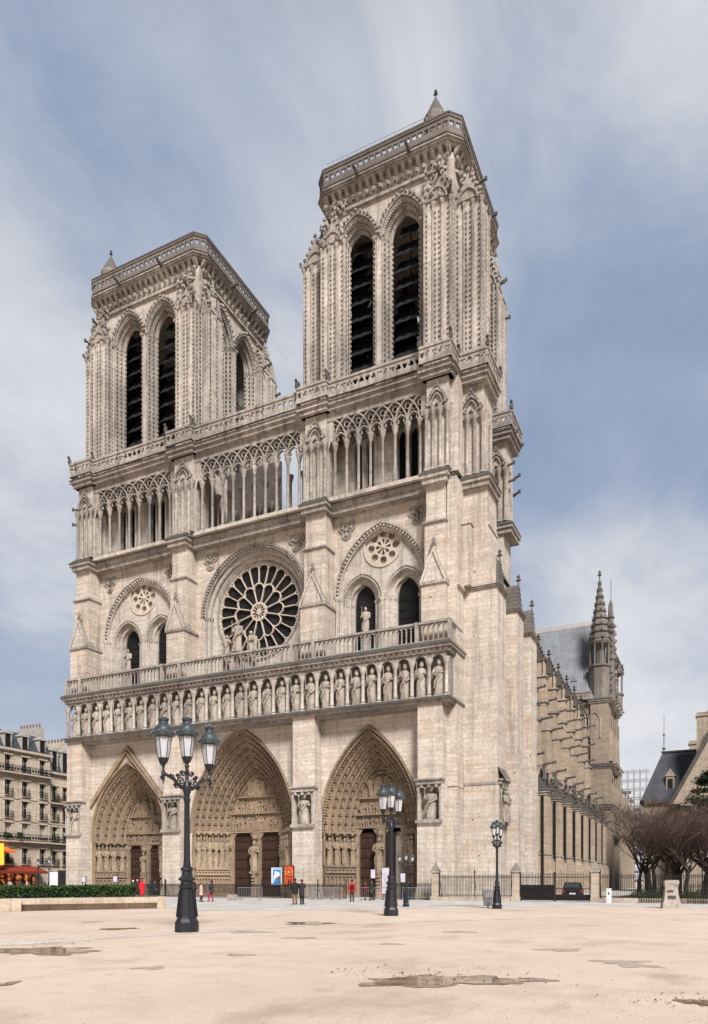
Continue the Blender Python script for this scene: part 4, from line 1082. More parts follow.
for k in range(36):
    xx = 8+k*.5; mb.tube([(xx, y0-.4, 33.3), (xx, ym, 48.78)], .05, 4, cap=False)
# dormer
gablet(mb, 20.2, 21.4, y0+1.4, y0+4, 37.4, 1.0); mb.box(20.3, 21.3, y0+1.5, y0+4, 36.2, 37.4)
mb.build('roof', 'lead', TS, 0)
mb = MB(T)
for k in range(34):
    xx = 9.3+k*.5; mb.tube([(xx+.2*cos(TAU*q/8), ym, 49.25+.26*sin(TAU*q/8)) for q in range(8)], .05, 4, closed=True)
    mb.box(xx-.04, xx+.04, ym-.04, ym+.04, 49.45, 49.9)
mb.box(9, 26.2, ym-.07, ym+.07, 48.75, 48.95)
mb.build('roof_cresting', 'tracery', TS, 0)
p_ = pierced(15.5, 1.4, .2, 1); p_.build('parapet', 'transept', TS, 0, (8.5-17, y0-.7-73, 33.4))
# corner turrets and gable with pinnacle
def octo(x, y, z, r, zt, h, lant=2.6):
    mb = MB(T); mb.lathe([(r,0),(r,zt-z),(r*1.15,zt-z+.2),(r*1.15,zt-z+.5)], (x, y, z), 8, rot=pi/8)
    z1 = zt+.5
    for k in range(8):
        a = TAU*k/8+pi/8; mb.lathe([(.2,0),(.13,.2),(.13,lant*1.3),(.24,lant*1.3+.3)], (x+r*.95*cos(a), y+r*.95*sin(a), z1), 6)
    mb.lathe([(r*.45, 0), (r*.45, lant*1.5)], (x, y, z1), 6)
    z2 = z1+lant*1.3+.3
    mb.lathe([(r*1.1,0),(r*1.2,.35),(r*1.0,.8)], (x, y, z2), 8, rot=pi/8)
    for k in range(8):
        a = TAU*k/8; mb.add([(x+r*1.15*cos(a-.36), y+r*1.15*sin(a-.36), z2+.2), (x+r*1.15*cos(a+.36), y+r*1.15*sin(a+.36), z2+.2), (x+r*1.0*cos(a), y+r*1.0*sin(a), z2+2.0), (x+r*.6*cos(a), y+r*.6*sin(a), z2+.3)], [(0,1,2),(0,2,3),(1,3,2)])
    prof = [(r*.95, .6)]; n = 9
    for q in range(n):
        t = q/n; rr = r*.95*(1-t)*1.0+.08; prof += [(rr, .8+t*h), (rr*1.16+.05, .9+t*h), (rr*.98, 1.05+t*h)]
    prof += [(.06, .8+h)]
    mb.lathe(prof, (x, y, z2), 8, rot=pi/8)
    for q in range(n):
        t = (q+.3)/n
        for a in range(8): mb.blob(x+(r*1.05*(1-t)+.1)*cos(TAU*a/8+pi/8), y+(r*1.05*(1-t)+.1)*sin(TAU*a/8+pi/8), z2+.9+t*h, .13, .13, .13)
    finial(mb, x, y, z2+h+.6, 1.1)
    mb.build('corner_turret', 'rail', TS, 40)
octo(25.3, y0+1.4, 33, 1.75, 39.0, 11.0); octo(26.3, y1-1.0, 33, 1.7, 36.5, 4.0)
mb = MB(T @ Matrix.Translation((0, 0, 0)))
G_ = [(X1-.7, y0+2, 33.4), (X1-.1, y0+2, 33.4), (X1-.7, y1-2, 33.4), (X1-.1, y1-2, 33.4), (X1-.7, ym, 49.3), (X1-.1, ym, 49.3)]
mb.add(G_, [(0,1,5,4),(2,4,5,3),(1,3,5),(0,4,2)])
for q in range(12):
    for sg in (-1, 1): mb.blob(X1-.2, ym+sg*5*(1-q/12), 34+q*1.28, .6, .45, .5, j=.4)
mb.lathe([(.55,0),(.5,2.0),(.75,2.2),(.5,2.5),(.4,4.6),(.12,5.4)], (X1-.5, ym, 47.4), 8)
mb.build('gable', 'rail', TS, 40)
for q in range(10): mb = MB(T); gargoyle(mb, X1+.2, y0+1+q*1.3, 33.2 if q % 2 else 21.8, 1, 0, 1.1, .14); mb.build('gargoyle', 'dark', TS, 40)
mb = MB(T); mb.tube([(26.9, y0+4, 33), (26.9, y0+4, 55.5)], .04, 4); mb.build('lightning_rod', 'iron', TS, 0)
# south front of the transept: stepped surrounds and gables of the doorway
mb = MB(T)
for zz, h_, e in ((9.5, 5, 1.0), (15.0, 5, .7), (22.5, 8, .5)):
    for q in range(4):
        y_ = y0+1.6+q*3.2; mb.add([(X1, y_-1.2, zz), (X1+e, y_-1.2, zz), (X1, y_+1.2, zz), (X1+e, y_+1.2, zz), (X1, y_, zz+h_*.75), (X1+e, y_, zz+h_*.75)], [(0,1,5,4),(2,4,5,3),(1,3,5),(0,2,3,1)])
        mb.tube([(X1+e*.8, y_, zz+h_*.7), (X1+e*.8, y_, zz+h_)], .15, 5)
mb.build('gabled_surround', 'transept', TS, 0)
CH = empty('choir', (24, 95, 0), 0, CATH); T = Matrix.Translation((-24, -95, 0))
mb = MB(T); mb.box(8, 26.4, 87.6, 118, 0, 11); 
for k in range(5): mb.box(26.4, 27.4, 90+k*6, 91.6+k*6, 0, 12)
mb.build('wall', 'transept', CH, 0)
mb = MB(T)
for k in range(5):
    mb = MB(T); mb.lathe([(.7,0),(.65,3.4),(.85,3.6),(.1,7.4)], (26.8, 90.8+k*6, 12), 6); finial(mb, 26.8, 90.8+k*6, 19.0, .9); mb.build('pinnacle', 'transept', CH, 0)
    mb = MB(T); gablet(mb, 25.2, 27.2, 92+k*6, 95+k*6, 11, 4); mb.build('gablet', 'transept', CH, 0)

# ==================================================================== GROUND
def sand_mat():
    m, nt, b = new_mat('sandy_gravel'); L = nt.links; geo = nt.nodes.new('ShaderNodeNewGeometry'); pos = geo.outputs['Position']
    big = noise_f(nt, scaled(nt, pos, (1, 1, 1)), .12, 5, .6); mid = noise_f(nt, pos, .9, 6, .65); fine = noise_f(nt, pos, 26, 6, .8)
    col = mixc(nt, ramp(nt, big, [(.35, 0.), (.65, 1.)]), (.59, .475, .38), (.68, .555, .455))
    col = mixc(nt, ramp(nt, mid, [(.36, .55), (.52, 0.)]), col, (.52, .405, .32))
    damp = noise_f(nt, scaled(nt, pos, (.35, .20, 1)), 1.0, 6, .62)
    col = mixc(nt, ramp(nt, damp, [(.56, 0.), (.68, .55)]), col, (.34, .25, .19))
    tr = noise_f(nt, scaled(nt, pos, (.9, .45, 1)), 1.3, 8, .72); col = mixc(nt, ramp(nt, tr, [(.30, .55), (.42, 0.)]), col, (.40, .30, .235)); col = mixc(nt, ramp(nt, tr, [(.60, 0.), (.72, .5)]), col, (.74, .64, .56))
    col = mixc(nt, 1.0, col, ramp(nt, fine, [(.3, (.72, .70, .68)), (.6, (1.06, 1.05, 1.05))]), 'MULTIPLY')
    vo = N(nt, 'ShaderNodeTexVoronoi', Scale=9.0); L.new(pos, vo.inputs['Vector'])
    col = mixc(nt, ramp(nt, vo.outputs['Distance'], [(.06, .25), (.10, 0.)]), col, (.25, .18, .14))
    L.new(col, b.inputs['Base Color']); b.inputs['Roughness'].default_value = .95
    h = mathn(nt, 'ADD', mathn(nt, 'MULTIPLY', mid, 1.2), mathn(nt, 'MULTIPLY', fine, .25))
    bp = N(nt, 'ShaderNodeBump', Strength=.55, Distance=.06); L.new(h, bp.inputs['Height']); L.new(bp.outputs[0], b.inputs['Normal'])
    return m
def pave_mat(name, c1, c2, w=1.2, r=.6):
    m, nt, b = new_mat(name); L = nt.links; geo = nt.nodes.new('ShaderNodeNewGeometry'); pos = geo.outputs['Position']
    br = N(nt, 'ShaderNodeTexBrick', Scale=1.0); br.inputs['Brick Width'].default_value = w; br.inputs['Row Height'].default_value = r
    br.inputs['Mortar Size'].default_value = .012; br.inputs['Color1'].default_value = (*c1, 1); br.inputs['Color2'].default_value = (*c2, 1); br.inputs['Mortar'].default_value = (.2, .18, .16, 1)
    L.new(pos, br.inputs['Vector']); n = noise_f(nt, pos, .6, 7, .65)
    col = mixc(nt, 1.0, br.outputs['Color'], ramp(nt, n, [(.3, (.72, .70, .68)), (.6, (1.08, 1.07, 1.07))]), 'MULTIPLY')
    L.new(col, b.inputs['Base Color']); b.inputs['Roughness'].default_value = .75
    return m
def sheet(name, poly, z, mat, kind='structure'):
    mb = MB(); mb.add([(x, y, z) for x, y in poly], [tuple(range(len(poly)))]); return tag(mb.build(name, mat, None, 0), kind=kind)
mb = MB(); mb.box(-900, 900, -300, 1500, -.5, 0); tag(mb.build('ground', sand_mat(), None, 0), kind='structure')
PAVE = [(-60, -8), (6.0, -22.5), (14.7, -27.6), (17.4, -30.2), (21.5, -27.4), (29.5, -20.5), (31.9, -18.5), (36.5, -14.0), (42.5, -12.6), (60, -12), (60, -5.2), (46, -5.2), (46, 160), (-60, 160)]
sheet('pavement', PAVE, .004, pave_mat('pale_paving', (.50, .475, .455), (.56, .535, .51)))
sheet('path', [(-20, -60.6), (24.0, -50.4), (27.0, -48.5), (29.75, -38.9), (34, -32.2), (38, -27.0), (38.3, -27.4), (34.5, -32.6), (30.15, -38.9), (27.5, -49.0), (24.2, -50.9), (-20, -61.2)], .006, pave_mat('pale_strip', (.58, .52, .46), (.62, .56, .50), 2.0, 2.0))
sheet('road', [(-54.2, -40), (-44, -40), (-44, 200), (-54.2, 200)], .008, plain('asphalt', (.055, .055, .058), .9))
sheet('lawn_soil', [(34.5, -2.8), (80, -2.8), (80, 60), (34.5, 60)], .008, plain('garden_soil', (.10, .085, .055), .95, var=.4))
# puddles: irregular sheets of shallow brown water in hollows of the sand
def water_mat():
    m, nt, b = new_mat('puddle_water'); geo = nt.nodes.new('ShaderNodeNewGeometry')
    n = noise_f(nt, geo.outputs['Position'], 2.2, 5); nt.links.new(mixc(nt, ramp(nt, n, [(.4, 0.), (.6, 1.)]), (.20, .13, .085), (.38, .27, .19)), b.inputs['Base Color'])
    b.inputs['Roughness'].default_value = .06; b.inputs['Specular IOR Level'].default_value = .45; b.inputs['IOR'].default_value = 1.33
    n2 = noise_f(nt, geo.outputs['Position'], 6, 3); bp = N(nt, 'ShaderNodeBump', Strength=.12, Distance=.01); nt.links.new(n2, bp.inputs['Height']); nt.links.new(bp.outputs[0], b.inputs['Normal'])
    return m
M['water'] = water_mat(); M['mud'] = plain('wet_mud', (.29, .215, .165), .6, 0, .3, 3., .4)
CAMV = Vector((43.1, -62.0)); FW = Vector((-sin(radians(25.8)), cos(radians(25.8)))); RT = Vector((cos(radians(25.8)), sin(radians(25.8))))
def puddle(x, y, a, b, seed, mud=True):
    rn = random.Random(seed); n = 64; P = []
    for k in range(n):
        t = TAU*k/n; r = 1+.22*sin(2*t+rn.uniform(-.1, .1)+seed)+.16*sin(3*t+seed*2)+.10*sin(7*t+seed)+.06*sin(13*t+seed*3)+rn.uniform(-.03, .03)
        v = RT*(a*r*cos(t))+FW*(b*r*sin(t)); P.append((x+v.x, y+v.y))
    if mud:
        Q = [((px-x)*(1.18+.12*sin(9*k*.2+seed))+x, (py-y)*(1.25+.15*sin(k*.7+seed))+y) for k, (px, py) in enumerate(P)]; sheet('wet_sand', Q, .009, 'mud')
    sheet('puddle', P, .013, 'water')
def at(u, v):
    d = 740*1.6/(v-881); p = CAMV+FW*d+RT*((u-354)/740*d); return p.x, p.y
for (u, v, wpx, hpx, sd) in ((446, 981, 112, 10, 1), (40, 951, 74, 7, 2), (700, 1003, 26, 6, 3), (310, 923.5, 42, 2.2, 4), (8, 984, 14, 3, 5), (118, 929, 26, 1.5, 6)):
    x, y = at(u, v); d = 740*1.6/(v-881); puddle(x, y, wpx*.5*d/740*1.1, hpx*.5*d*d/(740*1.6), sd)
# trampled damp patches
for (u, v, wpx, hpx, sd) in ((300, 938, 40, 2.0, 11), (560, 950, 50, 3, 12), (620, 962, 60, 4, 13), (240, 955, 34, 2, 14), (390, 944, 30, 1.6, 15), (640, 966, 50, 4, 16), (460, 905.5, 60, 1.3, 17), (90, 922, 22, 1.3, 18), (250, 932, 50, 2.0, 21), (460, 932, 40, 1.5, 22), (150, 968, 36, 3, 23)):
    x, y = at(u, v); d = 740*1.6/(v-881); rn = random.Random(sd); P = []
    for k in range(40):
        t = TAU*k/40; r = 1+.3*sin(3*t+sd)+.2*sin(5*t+sd*2)+rn.uniform(-.15, .15); q = RT*(wpx*.4*d/740*r*cos(t))+FW*(hpx*.5*d*d/(740*1.6)*r*sin(t)); P.append((x+q.x, y+q.y))
    sheet('damp_sand', P, .005+.0003*(sd % 5), plain('damp_sand', (.40, .315, .25), .9, 0, .2, 5.))
# fallen leaves and pebbles
rn = random.Random(9); mb = MB(); lv = MB()
for k in range(420):
    u = rn.uniform(-60, 770); v = 881+rn.uniform(22, 150)
    x, y = at(u, v); s = rn.uniform(.006, .018); lv.blob(x, y, s*.3, s, s*.8, s*.6, 5, 3)
for k in range(220):
    c = rn.choice([(420, 978), (500, 982), (20, 944), (690, 1000), (20, 940), (380, 972), (460, 975)]); u = c[0]+rn.gauss(0, 40); v = c[1]+rn.gauss(0, 3.5)
    if v < 920: continue
    x, y = at(u, v); s = rn.uniform(.02, .045); a = rn.uniform(0, 6)
    mb.add([(x, y, .02), (x+s*cos(a), y+s*sin(a), .03), (x+1.5*s*cos(a+.5), y+1.5*s*sin(a+.5), .022+rn.uniform(0, .02)), (x+s*cos(a+1.1), y+s*sin(a+1.1), .02)], [(0,1,2,3)])
tag(mb.build('fallen_leaves', plain('dead_leaf', (.07, .035, .02), .8, 0, .5, 30.), None, 0), kind='stuff')
tag(lv.build('pebbles', plain('pebble', (.38, .31, .25), .8, 0, .35, 20.), None, 0), kind='stuff')

# ==================================================================== LEFT: apartment houses
M['hstone'] = stone('apartment_stone', (.66, .57, .46), (.58, .50, .41), row=.5, width=1.3, mortar=.3, soot=.3)
M['slate'] = plain('slate_roof', (.05, .056, .07), .55, 0, .35, 2., .4)
M['cream'] = plain('cream_shutter', (.40, .37, .335), .6)
M['brickch'] = plain('brick_chimney', (.22, .11, .075), .9, 0, .4, 2.)
def apartment(name, X, ya, yb, floors, zeave, ztop, label, cols, ground, long_bal):
    A = tag(empty(name, (X, (ya+yb)/2, 0)), label, 'building')
    yc = (ya+yb)/2; T = Matrix.Rotation(pi/2, 4, 'Z')      # local x = world y, local -y = world +x
    h = (yb-ya)/2; c = [q-yc for q in cols]
    holes = []
    for (z0, z1, wd, kind) in floors:
        for q in c: holes.append([(q-wd/2, z0), (q-wd/2, z1), (q+wd/2, z1), (q+wd/2, z0)])
    mb = MB(T); mb.plate([(-h, 0), (h, 0), (h, zeave), (-h, zeave)], 0, None, holes)
    for (z0, z1, wd, kind) in floors:
        for q in c: mb.loft([[(q-wd/2,0,z0),(q-wd/2,0,z1),(q+wd/2,0,z1),(q+wd/2,0,z0)], [(q-wd/2,.4,z0),(q-wd/2,.4,z1),(q+wd/2,.4,z1),(q+wd/2,.4,z0)]], cap=False)
    mb.box(-h, h, .45, 11, 0, zeave-.01)
    mb.build('wall', 'hstone', A, 0)
    mb = MB(T)
    mb.box(-h-.1, h+.1, -.5, .3, zeave-.25, zeave+.12); modillions(mb, -h, h, -.0, zeave-.6, zeave-.25, .6, .35, .22)
    for (z0, z1, wd, kind) in floors:
        for q in c:
            mb.box(q-wd/2-.2, q-wd/2, -.07, .05, z0, z1); mb.box(q+wd/2, q+wd/2+.2, -.07, .05, z0, z1); mb.box(q-wd/2-.3, q+wd/2+.3, -.18, .05, z1, z1+.25)
            if kind != 'rail': mb.box(q-wd/2-.25, q+wd/2+.25, -.25, .05, z0-.2, z0)
    for z in (8.0-.9, 11.0, 14.5): mb.box(-h, h, -.1, .02, z, z+.2)
    for z in long_bal: mb.box(-h, h, -.8, .0, z-.22, z); modillions(mb, -h, h, 0, z-.6, z-.22, 1.0, .5, .2)
    mb.build('cornice', 'hstone', A, 0)
    for (z0, z1, wd, kind) in floors:
        for q in c:
            mb = MB(T); mb.plate([(q-wd/2, z0), (q+wd/2, z0), (q+wd/2, z1), (q-wd/2, z1)], .36); f_ = mb.build('window', 'cream' if kind == 'shut' else 'glass', A, 0)
            mb = MB(T); mb.box(q-.03, q+.03, .3, .35, z0, z1)
            for zz in (z0+.03, (z0+z1)/2+.3, z1-.05): mb.box(q-wd/2, q+wd/2, .3, .35, zz-.03, zz+.03)
            for s_ in (-1, 1): mb.box(q+s_*(wd/2-.05)-.04, q+s_*(wd/2-.05)+.04, .28, .35, z0, z1)
            if kind == 'curtain': mb.box(q-wd/2+.08, q-.15, .345, .352, z0, z1)
            mb.build('frame', 'cream', f_, 0)
            if kind in ('open', 'curtain'):
                mb = MB(T); a0 = q-wd/2-.12; a1 = q+wd/2+.12
                for zz in (z0+.05, z0+.95): mb.box(a0, a1, -.42, -.38, zz-.03, zz+.03)
                for k in range(13): xx = a0+(a1-a0)*k/12; mb.box(xx-.015, xx+.015, -.41, -.39, z0, z0+.95)
                for k in range(4): mb.blob(a0+(a1-a0)*(k+.5)/4, -.4, z0+.5, .12, .03, .2)
                for xx in (a0, a1): mb.box(xx-.02, xx+.02, -.4, 0, z0+.9, z0+.95)
                mb.build('railing', 'railing', A, 0)
    for z in long_bal:
        mb = MB(T)
        for zz in (z+.08, z+1.05): mb.box(-h, h, -.78, -.72, zz-.035, zz+.035)
        n = int(2*h/.16)
        for k in range(n): xx = -h+2*h*k/n; mb.box(xx-.015, xx+.015, -.76, -.74, z, z+1.05)
        for k in range(int(2*h/.55)): mb.blob(-h+.3+k*.55, -.75, z+.55, .2, .03, .28)
        mb.build('balcony_railing', 'railing', A, 0)
    # mansard
    mb = MB(T); zm = ztop
    mb.add([(-h,-.1,zeave+.1),(h,-.1,zeave+.1),(h,1.5,zm),(-h,1.5,zm),(-h,9,zm+.8),(h,9,zm+.8),(h,11,zeave),(-h,11,zeave)], [(0,1,2,3),(3,2,5,4),(4,5,6,7),(0,3,4,7),(1,6,5,2)])
    mb.build('mansard_roof', 'slate', A, 0)
    for q in c:
        mb = MB(T); z0 = zeave+.35; z1 = zm-.75
        mb.box(q-.72, q-.5, -.02, 1.5, z0, z1); mb.box(q+.5, q+.72, -.02, 1.5, z0, z1)
        mb.box(q-.9, q+.9, -.12, 1.6, z1, z1+.22); mb.plate([(q-.8, z1+.22), (q+.8, z1+.22), (q, z1+.62)], -.08, 1.4)
        d_ = mb.build('dormer', 'cream', A, 0)
        mb = MB(T); mb.plate([(q-.5, z0), (q+.5, z0), (q+.5, z1), (q-.5, z1)], .05); mb.build('pane', 'glass', d_, 0)
        mb = MB(T)
        for k in range(9): mb.box(q-.7+1.4*k/8-.015, q-.7+1.4*k/8+.015, -.36, -.34, zeave+.12, zeave+.95)
        mb.box(q-.7, q+.7, -.37, -.33, zeave+.9, zeave+.98); mb.build('railing', 'railing', A, 0)
    # chimney stacks across the roof
    for q in (-h*.35, h-1.1):
        mb = MB(T); mb.box(q, q+1.0, 1.4, 6.5, zeave, zm+1.7 if q > 0 else zm+1.3); ch = mb.build('chimney', 'cream' if q > 0 else 'hstone', A, 0)
        for k in range(7):
            mb = MB(T); mb.lathe([(.16,0),(.13,.7)], (q+.5, 1.8+k*.72, zm+(1.7 if q > 0 else 1.3)), 7); mb.build('chimney_pot', 'brickch', ch, 30)
    return A
FL = [(4.3, 6.8, 1.25, 'curtain'), (8.75, 10.7, 1.2, 'shut'), (11.5, 14.2, 1.2, 'open'), (15.0, 17.35, 1.2, 'open'), (18.7, 21.2, 1.2, 'open')]
AP = apartment('apartment_building', -55, 4, 26.0, FL, 22.1, 25.2, 'cream stone apartment house with slate mansard roof and long iron balconies behind the hedge', [8.3, 11.5, 14.7, 17.84, 20.99, 24.4], 0, [7.9, 18.55])
AP2 = apartment('apartment_building', -55.6, 26.1, 38, [(4.3, 6.6, 1.1, 'open'), (8.4, 10.6, 1.1, 'open'), (11.7, 14.0, 1.1, 'open'), (15.2, 17.4, 1.1, 'open')], 19.6, 24.0, 'narrow darker apartment house squeezed between the balconied house and the cathedral corner', [27.4, 29.6, 32, 35], 0, [7.9, 14.6])
# cafe at street level: awning and lit sign belong to the house
T = Matrix.Rotation(pi/2, 4, 'Z')
def emis(name, c, s):
    m, nt, b = new_mat(name); b.inputs['Emission Color'].default_value = (*c, 1); b.inputs['Emission Strength'].default_value = s; b.inputs['Base Color'].default_value = (*c, 1); return m
mb = MB(T); mb.hexa([(-11,-2.6,2.75),(8.2,-2.6,2.75),(8.2,-.02,3.3),(-11,-.02,3.3)], [(-11,-2.6,3.1),(8.2,-2.6,3.1),(8.2,-.02,3.95),(-11,-.02,3.95)]); mb.build('cafe_awning', plain('red_canvas', (.22, .035, .02), .8), AP, 0)
mb = MB(T); mb.box(-11, 7.8, -.06, -.02, .9, 2.7); cf = emis('warm_cafe_light', (.9, .22, .05), .10); nt_ = cf.node_tree; g_ = nt_.nodes.new('ShaderNodeNewGeometry'); nn = noise_f(nt_, scaled(nt_, g_.outputs['Position'], (1, 1.3, 1.6)), 1.0, 3)
nt_.links.new(ramp(nt_, nn, [(.45, (.03, .012, .008)), (.56, (.5, .09, .02)), (.66, (1., .55, .18))]), nt_.nodes['Principled BSDF'].inputs['Emission Color']); nt_.nodes['Principled BSDF'].inputs['Emission Strength'].default_value = .5; nt_.nodes['Principled BSDF'].inputs['Base Color'].default_value = (.03, .012, .01, 1)
mb.build('lit_cafe_front', cf, AP, 0)
mb = MB(T)
for k in range(12): mb.box(-10.5+k*1.6, -10.35+k*1.6, -.12, -.07, 0, 2.8)
mb.box(-11, 8.0, -.14, -.03, 0, .9)
mb.build('shopfront_frame', plain('dark_red_paint', (.09, .018, .015), .5), AP, 0)
mb = MB(T); mb.box(-2.6, -.3, -3.0, -2.8, 4.0, 7.2); mb.build('lit_sign', emis('yellow_sign', (1., .50, .05), .5), AP, 0)
mb = MB(T); mb.hexa([(-.2,-2.2,5.9),(2.4,-2.2,5.9),(2.4,-.1,6.2),(-.2,-.1,6.2)], [(-.2,-2.2,6.2),(2.4,-2.2,6.2),(2.4,-.1,6.9),(-.2,-.1,6.9)]); mb.build('orange_awning', plain('orange_canvas', (.75, .16, .03), .8), AP, 0)
for q in (2.0, 4.2):
    mb = MB(T)
    for k in range(22): mb.blob(q+random.uniform(-.5, .5), -.95+random.uniform(-.15, .15), 8.3+random.uniform(0, .75), .25, .22, .22, j=.3)
    mb.build('balcony_plant', plain('dark_shrub', (.02, .035, .015), .8), AP, 0)

# ==================================================================== HEDGE, STONE BENCH WALL
rn = random.Random(4)
def leafmass(mb, pts, s, n=1, up=.3):
    for (x, y, z) in pts:
        a = rn.uniform(0, TAU); e = rn.uniform(-1.2, 1.2); q = s*rn.uniform(.6, 1.3)
        d = Vector((cos(a)*cos(e), sin(a)*cos(e), sin(e))); r = d.cross(Vector((rn.uniform(-1, 1), rn.uniform(-1, 1), rn.uniform(-1, 1)))).normalized()
        o = Vector((x, y, z)); mb.add([tuple(o-d*q), tuple(o+r*q*.45), tuple(o+d*q), tuple(o-r*q*.45)], [(0,1,2,3)])
def leaf_mat(name, c1, c2):
    m, nt, b = new_mat(name); geo = nt.nodes.new('ShaderNodeNewGeometry'); n = noise_f(nt, geo.outputs['Position'], 3.5, 4)
    rnd = geo.outputs['Random Per Island']
    col = mixc(nt, rnd, c1, c2); col = mixc(nt, 1.0, col, ramp(nt, n, [(.3, .6), (.7, 1.3)]), 'MULTIPLY')
    nt.links.new(col, b.inputs['Base Color']); b.inputs['Roughness'].default_value = .55; return m
HG = tag(empty('hedge', (9.6, -34, 0)), 'long clipped dark green hedge behind the low stone bench wall', 'hedge')
T = Matrix.Translation((-9.6, 34, 0))
mb = MB(T); mb.box(9.1, 10.1, -60, -25.9, .05, 1.22); mb.build('hedge_core', plain('hedge_core', (.012, .02, .008), .9), HG, 0)
mb = MB(T); pts = []
for k in range(26000):
    q = rn.random(); y = -60+34.2*rn.random()
    zt = 1.34+.10*noise.noise(Vector((y*1.3, 0, 0)))+.08*noise.noise(Vector((y*5, 3, 0)))
    if q < .45: pts.append((10.1+rn.uniform(-.08, .12), y, rn.uniform(.05, zt)))
    elif q < .9: pts.append((rn.uniform(9.0, 10.2), y, zt-rn.uniform(0, .18)))
    else: pts.append((rn.uniform(9.0, 10.2), -25.8+rn.uniform(-.1, .12), rn.uniform(.05, zt)))
leafmass(mb, pts, .07); mb.build('foliage', leaf_mat('hedge_leaf', (.020, .048, .012), (.065, .12, .03)), HG, 0)
BW = tag(empty('bench_wall', (14.6, -34, 0)), 'long low pale stone bench wall with recessed foot in front of the hedge', 'stone wall')
T = Matrix.Translation((-14.6, 34, 0))
M['bstone'] = stone('bench_stone', (.58, .48, .39), (.50, .42, .35), row=.7, width=1.6, mortar=.5, soot=.45)
a = at(166, 908.6); b = at(20, 911.5); c = at(-60, 915.5)
da = Vector((b[0]-a[0], b[1]-a[1], 0)); L_ = da.length; ang = math.atan2(da.y, da.x)
TT = T @ Matrix.Translation((a[0], a[1], 0)) @ Matrix.Rotation(ang, 4, 'Z')     # local x from right end to left, local +y away from / towards
mb = MB(TT); s_ = 1 if (Matrix.Rotation(ang, 4, 'Z') @ Vector((0, 1, 0))).x > 0 else -1
def bx(x0, x1, y0, y1, z0, z1): ya_, yb_ = sorted((y0*s_, y1*s_)); mb.box(x0, x1, ya_, yb_, z0, z1)
bx(0, .5, -1.4, .0, 0, .72); bx(.5, L_, -1.4, -.02, .36, .68)
mb.build('seat_slab', 'bstone', BW, 0)
mb = MB(TT); bx(.5, L_, -1.3, -.42, 0, .358); mb.build('foot', 'bstone', BW, 0)
mb = MB(TT); bx(L_, L_+9, -1.6, .45, 0, .70); mb.build('end_block', 'bstone', BW, 0)

# ==================================================================== STREET LAMPS
def lantern(parent, x, y, z, s=1.0, rot=0):
    Ln = empty('lantern', (x, y, z), rot, parent)
    mb = MB(); mb.lathe([(.03, -.42*s), (.07*s, -.38*s), (.03, -.3*s), (.05*s, -.14*s), (.11*s, -.1*s), (.15*s, 0), (.15*s, .04*s), (.12*s, .05*s)], (0, 0, 0), 8)
    # frame ribs
    for k in range(6):
        a = TAU*k/6; mb.tube([(.15*s*cos(a), .15*s*sin(a), .03*s), (.245*s*cos(a), .245*s*sin(a), .66*s)], .012*s, 4)
    for r, z_ in ((.155, .04), (.25, .66)): mb.tube([(r*s*cos(TAU*k/6), r*s*sin(TAU*k/6), z_*s) for k in range(6)], .016*s, 4, closed=True)
    for k in range(3):
        a = TAU*k/3; mb.tube([(.13*s*cos(a), .13*s*sin(a), 0), (.09*s*cos(a), .09*s*sin(a), -.14*s), (.02*s*cos(a), .02*s*sin(a), -.2*s)], .015*s, 4)
    mb.build('frame', 'iron', Ln, 35)
    mb = MB(); mb.lathe([(.145*s, .04*s), (.24*s, .65*s)], (0, 0, 0), 6); mb.build('glass', 'lampglass', Ln, 0)
    mb = MB(); mb.lathe([(.25*s, .655*s), (.34*s, .70*s), (.345*s, .76*s), (.30*s, .80*s), (.27*s, .90*s), (.19*s, 1.02*s), (.14*s, 1.05*s), (.135*s, 1.12*s), (.16*s, 1.13*s), (.12*s, 1.18*s), (.05*s, 1.2*s)], (0, 0, 0), 12)
    for k in range(10):
        a = TAU*k/10; mb.blob(.14*s*cos(a), .14*s*sin(a), 1.2*s, .03*s, .03*s, .05*s)
        mb.blob(.34*s*cos(a+.3), .34*s*sin(a+.3), .79*s, .03*s, .03*s, .035*s)
    mb.blob(0, 0, 1.24*s, .05*s, .05*s, .07*s)
    mb.build('lamp_cap', 'lampcap', Ln, 40)
    return Ln
